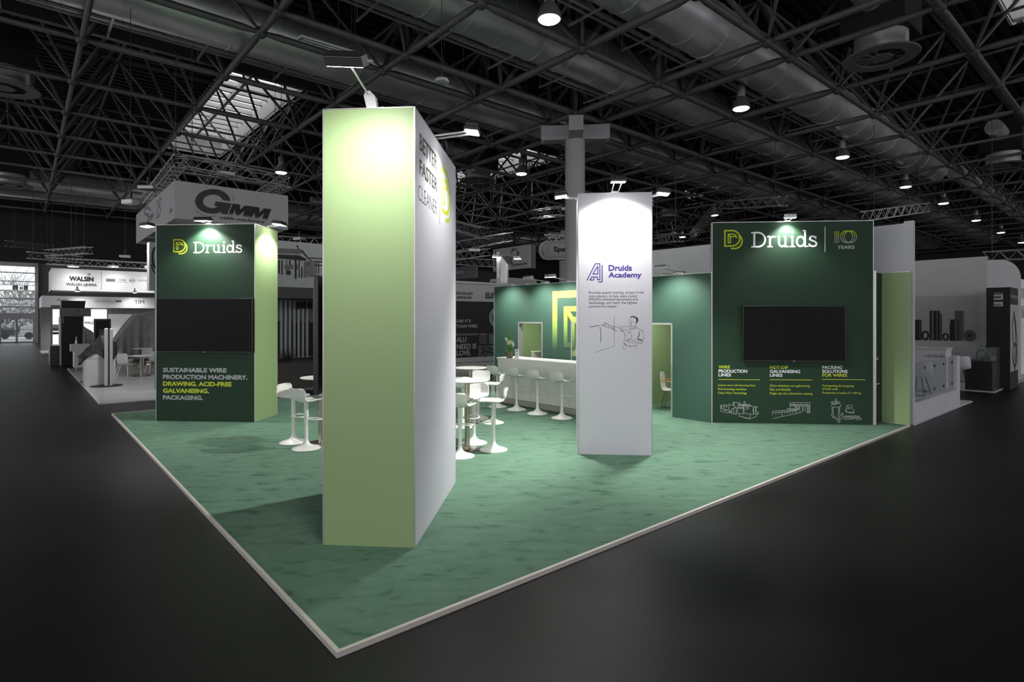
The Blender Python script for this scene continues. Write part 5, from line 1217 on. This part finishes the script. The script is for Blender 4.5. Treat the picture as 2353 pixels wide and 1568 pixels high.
pathpx(Fe, [[(1104 + i * 3.4, 770), (1104 + i * 3.4, 790)] for i in range(5)], .03, 'black_matte', te, lambda x, z: (x, z), 'picture', y=-.04)
pathpx(Fe, [arc(1125, 822, 18, -20, 10, 170, 12), arc(1125, 824, 12, -14, 10, 170, 12), arc(1118, 803, 8, -6, 0, 360, 12), arc(1102, 806, 7, -8, -80, 80, 8)], .05, 'ink_black', te, lambda x, z: (x, z), 'picture', y=-.04)
textpx(te, Fe, 'Automotive // Defense // Aerospace // Railway // Shipbuilding // Marine', 1020, 1141, 835.5, 838.5, 'ink_black', .02, y=-.02)
for i, (x0, x1, yt, yb, Yd, l, s) in enumerate(((990, 1094, 612, 643, 27, 'dark hanging banner with small white lettering over the poster wall', 1),)):
    F = Fr(P(1094, 620, Yd), DEG_B); t = at(F, 'hanging_banner', l, 'banner'); a = F.uv(x0, 620)[0]
    MB().box(a, 0, 0, .1, P(1094, yb - 5, Yd).z, P(1094, yt - 3, Yd).z).build('panel', 'box_grey', t); textpx(t, F, 'KREATEL', 1049, 1067, 624, 630, 'ink_grey', .02, y=-.01); hang(t, [F.w(a + .2, .05, P(1094, yt, Yd).z), F.w(-.2, .05, P(1094, yt, Yd).z)])
F = Fr(P(1060, 640, 31), DEG_A); t = at(F, 'dark_fascia', 'black fascia wall above and behind the poster wall', 'wall panel'); MB().box(-6, F.uv(1146, 640)[0], 0, .3, P(1060, 648, 31).z, P(1060, 618, 31).z).build('panel', 'black_matte', t)
# hanging box sign ELISENTAL aluminium wire
F = Fr(P(1215, 590, 30), DEG_B); t = at(F, 'hanging_sign', 'grey hanging box sign reading ELISENTAL ALUMINIUM WIRE behind the silver pillar', 'sign'); a = F.uv(1133, 590)[0]
z1, z0 = F.uv(1215, 562)[1], F.uv(1215, 616)[1]
MB().box(a, 0, 0, .15, z0, z1).build('front_panel', 'sign_grey', t); MB().box(-.02, .0, .15, .5, z0, z1).build('side_panel', 'wall_mid', t)
textpx(t, F, 'ELISENTAL', 1136, 1179, 593, 612, 'ink_black', .02, y=-.015, shear=.25); textpx(t, F, 'ALUMINIUM WIRE', 1176, 1211, 607.5, 612, 'ink_black', .02, y=-.015)
for i, c_ in enumerate('UNITED IN'):
    if c_ == ' ': continue
    an = math.radians(165 - i * 21); x, y_ = 1183 + 8.2 * math.cos(an), 583 - 10 * math.sin(an); u_, v_ = F.uv(x, y_)
    text(t, c_, u_ - .05, u_ + .05, v_ - .06, v_ + .06, 'ink_black', .01, -.015)
hang(t, [F.w(a + .4, .08, z1), F.w(-.4, .08, z1)])
# silver pillar cut at a slant
p = G(1158, 733 + CZ * FPX / 25); t = thing('silver_pillar', 'silver round pillar with slanted top behind the back wall', 'pillar', (p.x, p.y, ZF))
n = 32; r_ = .2; zt3 = P(1158, 581, 25).z; vs = []; dz_ = .55
for k_ in (0, 1):
    for i in range(n): a = 2 * math.pi * i / n; vs.append((r_ * math.cos(a), r_ * math.sin(a), 0 if not k_ else zt3 - dz_ * (1 + math.cos(a)) / 2))
MB().add(vs, [(i, (i + 1) % n, n + (i + 1) % n, n + i) for i in range(n)] + [tuple(range(n, 2 * n))]).build('shaft', 'alu', t, True)
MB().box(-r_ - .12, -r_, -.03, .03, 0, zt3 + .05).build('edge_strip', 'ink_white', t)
for px, py, l in ((1139, 588, 'glowing flood head on the edge of the silver pillar'), (1189, 592, 'glowing flood head on a long arm right of the silver pillar')):
    spot_head(P(px, py, 25), l, s=.16)
k = MB().rod(P(1150, 585, 25), P(1192, 590, 25), .03, n=6); k.build('lamp_arm', 'truss_alu', None, label='thin horizontal arm carrying a flood head beside the silver pillar', cat='lamp arm')
# rounded hanging sign
F = Fr(P(1238, 578, 32), DEG_D); t = at(F, 'hanging_sign', 'rounded pale hanging sign with bold black letters left of the hall column', 'sign')
h0, h1 = P(0, 597, 32).z, P(0, 554, 32).z; wS = F.uv(1322, 578)[0]; R = (h1 - h0) / 2.2
def rrect(x0, x1, z0, z1, r, n=8):
    return arc(x0 + r, z0 + r, r, r, 180, 270, n) + arc(x1 - r, z0 + r, r, r, 270, 360, n) + arc(x1 - r, z1 - r, r, r, 0, 90, n) + arc(x0 + r, z1 - r, r, r, 90, 180, n)
MB().prism(rrect(0, wS, h0, h1, R), 0, .5).build('body', 'wall_light', t)
MB().prism(rrect(.18, wS - .1, h0 + .09, h1 - .05, R * .8), -.02, 0).build('front_panel', 'sign_grey', t)
MB().stroke(rrect(.2, wS - .12, h0 + .11, h1 - .07, R * .78), .02, -.024, True).stroke(rrect(.5, wS - .14, h0 + .18, h1 - .13, R * .66), .01, -.024, True).build('outline', 'ink_black', t)
textpx(t, F, 'Spa', 1271.8, 1300, 567, 582.5, 'ink_black', .05, y=-.03); hang(t, [F.w(.8, .2, h1), F.w(wS - .5, .2, h1)])
# low grey fascia with cut letters behind the back wall
F = Fr(P(1168, 646, 33), DEG_A); t = at(F, 'fascia_sign', 'grey fascia just over the back wall beside the silver pillar', 'sign'); w_ = F.uv(1233, 645)[0]; MB().box(0, w_, 0, 1.5, P(0, 668, 33).z, P(0, 638, 33).z).build('panel', 'sign_grey', t); MB().box(0, .2, .1, .3, ZF, P(0, 668, 33).z).box(w_ - .2, w_, .1, .3, ZF, P(0, 668, 33).z).build('post', 'wall_mid', t)

# ---------------- white fabric neighbour on the right
pR0 = pE + Av * .12 - Bv * .02; Fv = Fr(pR0 + Bv * 8.5, DEG_B); tv_ = at(Fv, 'fabric_wall', 'four metre white fabric wall with creases next to the green stand', 'wall panel')
Lv = 8.5; zv = 3.98; nx, nz = 170, 40; vs = []; fs = []
for i in range(nx + 1):
    for j in range(nz + 1):
        x = Lv * i / nx; z = zv * j / nz; e = Lv - x
        w_ = .012 * math.sin(9 * (z - .35 * e) + 2 * math.sin(3 * e)) * math.exp(-((z - 3.1) / .35) ** 2) + .006 * math.sin(5 * e + 3 * z)
        vs.append((x, w_, z))
for i in range(nx):
    for j in range(nz): a = i * (nz + 1) + j; fs.append((a, a + nz + 1, a + nz + 2, a + 1))
MB().add(vs, fs).build('fabric', 'neighbour_white', tv_, 1); MB().box(0, Lv, .03, .09, 0, zv).build('frame_back', 'wall_mid', tv_)
# glass parapet stand
Fx = Fr(pR0, DEG_A); zpar = 1.19
wX = Fx.uv(2206, 850)[0]; wXf = (G(2232, 921) - pR0).dot(Av)
tx = at(Fx, 'glass_parapet', 'white framed parapet with a clear glass pane at the neighbouring stand', 'parapet')
uu = lambda px, py: Fx.uv(px, py)
MB().box(.0, .1, -.01, .15, ZF, 4.02).build('tall_post', 'neighbour_white', tx)
MB().box(.1, wX, 0, .16, ZF, .40).build('base_rail', 'neighbour_white', tx)
MB().box(wX - .32, wX, 0, .16, .40, zpar).build('end_post', 'neighbour_white', tx)
MB().box(.05, wX - .32, .07, .085, .42, zpar - .02).build('glass_pane', 'glass', tx)
for i in range(5):
    for z in (.55, 1.05): x = .35 + i * (wX - .8) / 4; MB().box(x - .02, x + .02, .055, .07, z - .03, z + .03).build('glass_clip', 'black_matte', tx)
MB().slab([Vector((0, -.02, 0)), Vector((wXf, -.02, 0)), Vector((wXf - .5, 6.5, 0)), Vector((0, 6.5, 0))], ZF, -.005).build('stand_floor', 'neighbour_white', tx)
# poster wall with drawn cylinders
Fy = Fr(P(2268, 700, 18.6) + Bv * 5, DEG_B); ty = at(Fy, 'poster_wall', 'grey poster wall showing dark metal cylinders and rings on a shelf', 'poster wall')
fy = lambda px, py: Fy.uv(px, py); zy = fy(2268, 589)[1]; uR = 5.0
MB().box(0, uR, 0, .1, ZF, zy).build('wall_panel', 'wall_light', ty)
cy = lambda x, z: (2090 + x / 7.84, 560 + z / 7.84); cy2 = lambda x, z: (2090 + x / 8.71, 760 + z / 8.71)
def qp(L, m, y=-.01, cv_=cy, name='picture'): g = [Fy.uv(*cv_(x, z)) for x, z in L]; return MB().add([(u, y, v) for u, v in g], [tuple(range(len(g)))]).build(name, m, ty)
qp([(-100, 960), (1268, 930), (1268, 1790), (-100, 1765)], 'sign_grey', -.006)
qp([(-100, 1750), (1268, 1770), (1268, 1980), (-100, 1960)], 'wall_light', -.007)
for L, m in (([(0, 1375), (218, 1372), (218, 1740), (0, 1738)], 'wall_dark'), ([(362, 1210), (545, 1210), (545, 1745), (362, 1742)], 'wall_dark'), ([(545, 1255), (588, 1255), (588, 1750), (545, 1748)], 'box_grey'), ([(815, 1210), (978, 1210), (978, 1745), (815, 1745)], 'box_grey'), ([(735, 1368), (880, 1368), (890, 1750), (722, 1750), (722, 1470), (735, 1460)], 'wall_dark')): qp(L, m, -.012)
for L in ([(185, 1375), (195, 1375), (195, 1738), (185, 1738)], [(490, 1212), (505, 1212), (505, 1742), (490, 1742)], [(400, 1212), (430, 1212), (430, 1742), (400, 1742)], [(845, 1368), (858, 1368), (858, 1748), (845, 1748)], [(940, 1212), (965, 1212), (965, 1742), (940, 1742)]): qp(L, 'wall_mid', -.014)
for cx_, cz_, rx, rz, w_ in ((287, 1655, 55, 72, .05), (652, 1680, 45, 55, .045)):
    pathpx(Fy, [arc(cx_, cz_, rx, rz, 0, 360, 22)], w_ * 1.2, 'wall_dark', ty, cy, 'picture', y=-.016)
qp([(1090 + 110 * math.cos(i * .3), 1660 + 105 * math.sin(i * .3)) for i in range(21)], 'box_grey', -.016); qp([(1090 + 30 * math.cos(i * .6), 1655 + 30 * math.sin(i * .6)) for i in range(10)], 'wall_dark', -.02)
# white counter reading ...carbide
pcb = G(2096, 905); Fcb = Fr(P(2174, 850, 15.3) + Bv * 3, DEG_B); tcb = at(Fcb, 'counter', 'white counter with thin carbide lettering behind the glass parapet', 'counter')
MB().box(0, 3, 0, .55, ZF, Fcb.uv(2174, 803)[1]).build('body', 'neighbour_white', tcb); MB().box(-.02, 3.03, -.04, .6, Fcb.uv(2174, 803)[1], Fcb.uv(2174, 803)[1] + .03).build('worktop', 'wall_light', tcb)
u0, v1 = Fcb.uv(2126, 812.5); u1, _ = Fcb.uv(2172, 815); _, v0 = Fcb.uv(2126, 820.5); text(tcb, 'carbide', u0, u1, v0, v1, 'ink_dark', -.01, -.008)
# shell chairs behind the glass
def make_shell(m):
    t = thing('shell_chair', 'x', 'chair'); pr = [(-.22, .62, .2), (-.16, .63, .23), (0, .61, .24), (.12, .62, .24), (.2, .70, .24), (.25, .82, .23), (.28, .94, .21), (.29, 1.0, .17)]
    def fn(u, v):
        y, z, hw = prof_at(pr, v); s = 2 * u - 1; up = max(0, min(1, (v - .4) / .3)); return (hw * s, y - .1 * up * s * s, z + .05 * s * s * (1 - up))
    vs, fs = surf(fn, 10, 18, .012); MB().add(vs, fs).build('seat_shell', m, t, 1)
    for sx in (-1, 1):
        for sy in (-1, 1): MB().rod((sx * .1, sy * .1, .6), (sx * .22, sy * .22, 0), .013, .01, 8).build('leg', 'black_matte', t, True)
    MB().tube([(-.17, -.17, .25), (.17, -.17, .25), (.17, .17, .25), (-.17, .17, .25)], .008, 6, True).build('footrest', 'black_matte', t); return t
sh = make_shell('neighbour_white'); sh.location = G(2205, 897); sh.rotation_euler = (0, 0, math.radians(150)); sh['label'] = 'white shell chair behind the right end of the glass parapet'
dup(sh, G(2112, 920), 170, 'white shell chair seen through the glass nearest the white post')
# black showcases
psc = G(2285, 901); Fz = Fr(psc, DEG_B); Fz_o = psc
tz = thing('stand_floor', 'thin pale stand floor carrying the black showcases', 'floor panel')
MB().slab([psc - Av * -.0, psc + Av * 9, psc + Av * 9 + Bv * 7, psc + Bv * 7], ZF, 0.0).build('boards', 'wall_light', tz)
wsc = .95; hsc = CZ + (HY - 832) * psc.y / FPX
for i, l in enumerate(('front black showcase with a headband shaped exhibit under glass', 'second black showcase with lettering down its edge', 'third black showcase beside the black tower')):
    o = psc + Bv * .06 + Av * (.08 + i * .72); t = thing('showcase', l, 'display case', o, DEG_A, 'black showcases')
    MB().bbox(0, .66, 0, .62, 0, hsc, .006).build('cabinet', 'black_matte', t); MB().box(.01, .65, .01, .61, hsc, hsc + .38).build('glass_cover', 'glass', t)
    for s_, y in (('bending', .0),): text(t, 'wire bending', .1, .55, .35, .41, 'ink_grey', 0, -.004) if False else None
    b_ = thing('spine_print', None, None, (.35, 0, 0), 0); b_.parent = t
    vs, fs = textmesh('rings and dies', 0); xs_ = [v[0] for v in vs]; mx_ = max(xs_)
    MB().add([(-v[1] * .08, -.004, .2 + v[0] / mx_ * (hsc - .35)) for v in vs], fs).build('lettering', 'ink_grey', b_)
k = thing('exhibit', 'dark ring shaped exhibit inside the front showcase', 'exhibit', psc + Bv * .36 + Av * .38 + Vector((0, 0, hsc)), DEG_D)
MB().tube([(.13 * math.cos(a * .26), 0, .16 + .15 * math.sin(a * .26)) for a in range(-3, 16)], .018, 8).build('ring', 'black_gloss', k); MB().ball((.03, 0, .06), .07).build('hub', 'black_gloss', k); MB().bbox(.2, .36, -.08, .08, 0, .14, .01).build('block', 'box_grey', k)
# black tower "Spain"
pt = psc + Av * 3.0 + Bv * .25
pt = P(2321, 800, 16.9)
Ftw = Fr((pt + Bv * .55), DEG_B); zt4 = P(2320, 660, 16.9).z
ttw = at(Ftw, 'display_tower', 'black tower with striped Spain emblem and machine picture by the rounded grey wall', 'display tower')
MB().box(0, .55, 0, 1.3, ZF, zt4).build('body', 'black_matte', ttw)
ft = lambda x, z: (2090 + x / 7.84, 560 + z / 7.84)
for z0, z1, m, xx in ((880, 915, 'box_grey', 0), (922, 948, 'wall_light', 0), (948, 985, 'box_grey', 0), (988, 1012, 'wall_light', 0), (1050, 1130, 'wall_light', 0)):
    a, b = Ftw.uv(*ft(1516, z0)), Ftw.uv(*ft(1684, z1)); MB().box(a[0], b[0], -.008, 0, b[1], a[1]).build('emblem', m, ttw)
a, b = Ftw.uv(*ft(1650, 922)), Ftw.uv(*ft(1684, 1012)); MB().box(a[0], b[0], -.012, 0, b[1], a[1]).build('emblem', 'wall_light', ttw)
a, b = Ftw.uv(*ft(1520, 1085)), Ftw.uv(*ft(1655, 1120)); text(ttw, 'Spain', a[0], b[0], b[1], a[1], 'ink_black', .02, -.014)
Ft2 = Fr(pt, DEG_A); s_ = thing('side_print', None, None, (.55, 0, 0), 90); s_.parent = ttw
a, b = Ft2.uv(*ft(1812, 1098)), Ft2.uv(*ft(1960, 1105)); zb4 = Ft2.uv(2322, 855)[1]; MB().box(a[0], b[0], -.008, 0, zb4, a[1]).build('picture', 'sign_grey', s_)
pathpx(Ft2, [[(2327, 790), (2325, 750), (2329, 718), (2333, 745), (2336, 790), (2331, 850), (2326, 820)], [(2330, 730), (2333, 770), (2330, 830)], arc(2331, 815, 5, 26, 0, 360, 14)], .07, 'wall_dark', s_, lambda x, z: (x, z), 'picture', y=-.014)
a, b = Ft2.uv(*ft(1812, 900)), Ft2.uv(*ft(1955, 1000)); text(s_, 'Findstone', a[0], b[0], b[1], a[1], 'ink_grey', 0, -.01)
# rounded grey wall behind it
Frw = Fr(P(2262, 700, 19.5), DEG_D + 3); trw = at(Frw, 'rounded_wall', 'light grey wall with one rounded upper corner behind the black tower', 'wall panel')
w_ = Frw.uv(2346, 700)[0]; zt5 = P(2300, 598, 19.5).z; rr_ = .62
MB().prism([(0, ZF), (w_, ZF)] + arc(w_ - rr_, zt5 - rr_, rr_, rr_, 0, 90, 12) + [(0, zt5)], 0, .25).build('panel', 'wall_light', trw)
F = Fr(P(2341, 750, 21), DEG_A); t = at(F, 'number_wall', 'bright lit wall end with hall numbers at the right edge', 'partition wall')
MB().box(0, 3, 0, .1, ZF, P(0, 640, 21).z).build('panel', 'print_lit', t)
for y0, y1 in ((661, 684), (702, 731)): printpx(t, F, 2341, 2360, y0, y1, 'wall_light', 'number_plate', -.03)
for s, x0, x1, y0, y1 in (('1', 2349.5, 2352, 667, 671), ('D', 2349.5, 2353, 674, 677.5), ('2', 2349.5, 2353, 680, 683), ('11', 2346, 2352, 712, 716), ('D', 2347, 2350.5, 718.5, 722), ('16', 2346, 2352, 725, 729)): textpx(t, F, s, x0, x1, y0, y1, 'ink_black', .03, y=-.035)

# ---------------- assorted lighting trusses, cable strips and fittings
TR = [((1020, 572, 26), (1170, 545, 31), .45, 'truss rising to the right above the poster wall'), ((1030, 592, 30), (1120, 580, 33), .4, 'second truss just above the poster wall'), ((1040, 600, 36), (1140, 606, 32), .4, 'lower truss crossing behind the silver pillar'),
      ((1010, 508, 33), (1112, 537, 28), .5, 'truss descending behind the tall green tower towards the column'), ((1228, 494, 30), (1298, 484, 27), .42, 'short truss left of the hall column'), ((1250, 548, 36), (1310, 552, 36), .45, 'truss carrying the rounded hanging sign'),
      ((1663, 472, 33), (1800, 462, 28), .45, 'truss seen over the word mark panel'), ((1650, 478, 36), (1590, 540, 48), .45, 'truss receding behind the word mark panel'), ((1990, 497, 26), (2125, 478, 30), .45, 'truss over the white fabric wall'),
      ((1502, 552, 30), (1560, 545, 27), .4, 'small truss behind the academy tower'), ((2268, 590, 26), (2370, 584, 24), .4, 'truss above the rounded grey wall'), ((60, 586, 40), (190, 597, 42), .45, 'truss over the exit end of the bright stand'),
      ((110, 582, 44), (205, 575, 40), .45, 'upper truss over the exit end of the bright stand'), ((20, 560, 44), (120, 570, 50), .45, 'far truss hanging near the exit'), ((636, 552, 30), (741, 556, 33), .4, 'truss above the printed machine panel')]
for a, b, s, l in TR:
    p, q_ = P(*a), P(*b); t = box_truss('lighting_truss', p, q_, s, l); hang(t, [p.lerp(q_, .12), p.lerp(q_, .88)])
for px, py, Y, l, gl in ((1090, 575, 27, 'flood fitting on the rising truss over the poster wall', 'lamp_body'), (688, 549, 30, 'pale flat fitting above the printed machine panel', 'lamp_body'), (351, 578, 30, 'pale slanted strip fitting beside the grey pillar panel', 'lamp_body'), (288, 589, 34, 'small pale fitting over the row of small logos', 'lamp_body'), (1305, 480, 27, 'small fitting at the hall column truss', 'lamp_body')):
    spot_head(P(px, py, Y), l, glow=gl)
# hanging antenna and strip light near the top
p = P(1015, 188, 15); t = thing('antenna_dome', 'small white round antenna hanging from a cable in front of a duct', 'antenna', p)
MB().lathe([(.12, -.03), (.17, -.02), (.19, .02), (.17, .06), (.08, .08)], 24).build('dome', 'ink_grey', t, True); MB().box(-.03, .03, -.03, .03, .08, .2).rod((0, 0, .2), (0, 0, Z1 - p.z), .008, n=5).build('stem', 'lamp_dark', t)
a, b = P(688, 88, 15), P(828, 130, 16.3); t = thing('strip_light', 'long unlit fluorescent fitting hung under the roof behind the finned lamp', 'lamp')
d = (b - a).normalized(); sd = d.cross(Vector((0, 0, 1))); k = MB(); M = Matrix((d, sd, d.cross(sd) * -1)).transposed().to_4x4(); M.translation = a
MB().bbox(0, (b - a).length, -.12, .12, 0, .06, .01).xf(M).build('housing', 'column_grey', t)
for y in (-.05, .05): MB().rod((.1, y, -.02), ((b - a).length - .1, y, -.02), .016).xf(M).build('tube_lamp', 'ink_grey', t)
k = MB(); 
for q_ in (a.lerp(b, .15), a.lerp(b, .85)): k.rod(q_ + Vector((0, 0, .05)), (q_.x, q_.y, Z1), .008, n=5)
k.build('hanging_cable', 'lamp_dark', t)
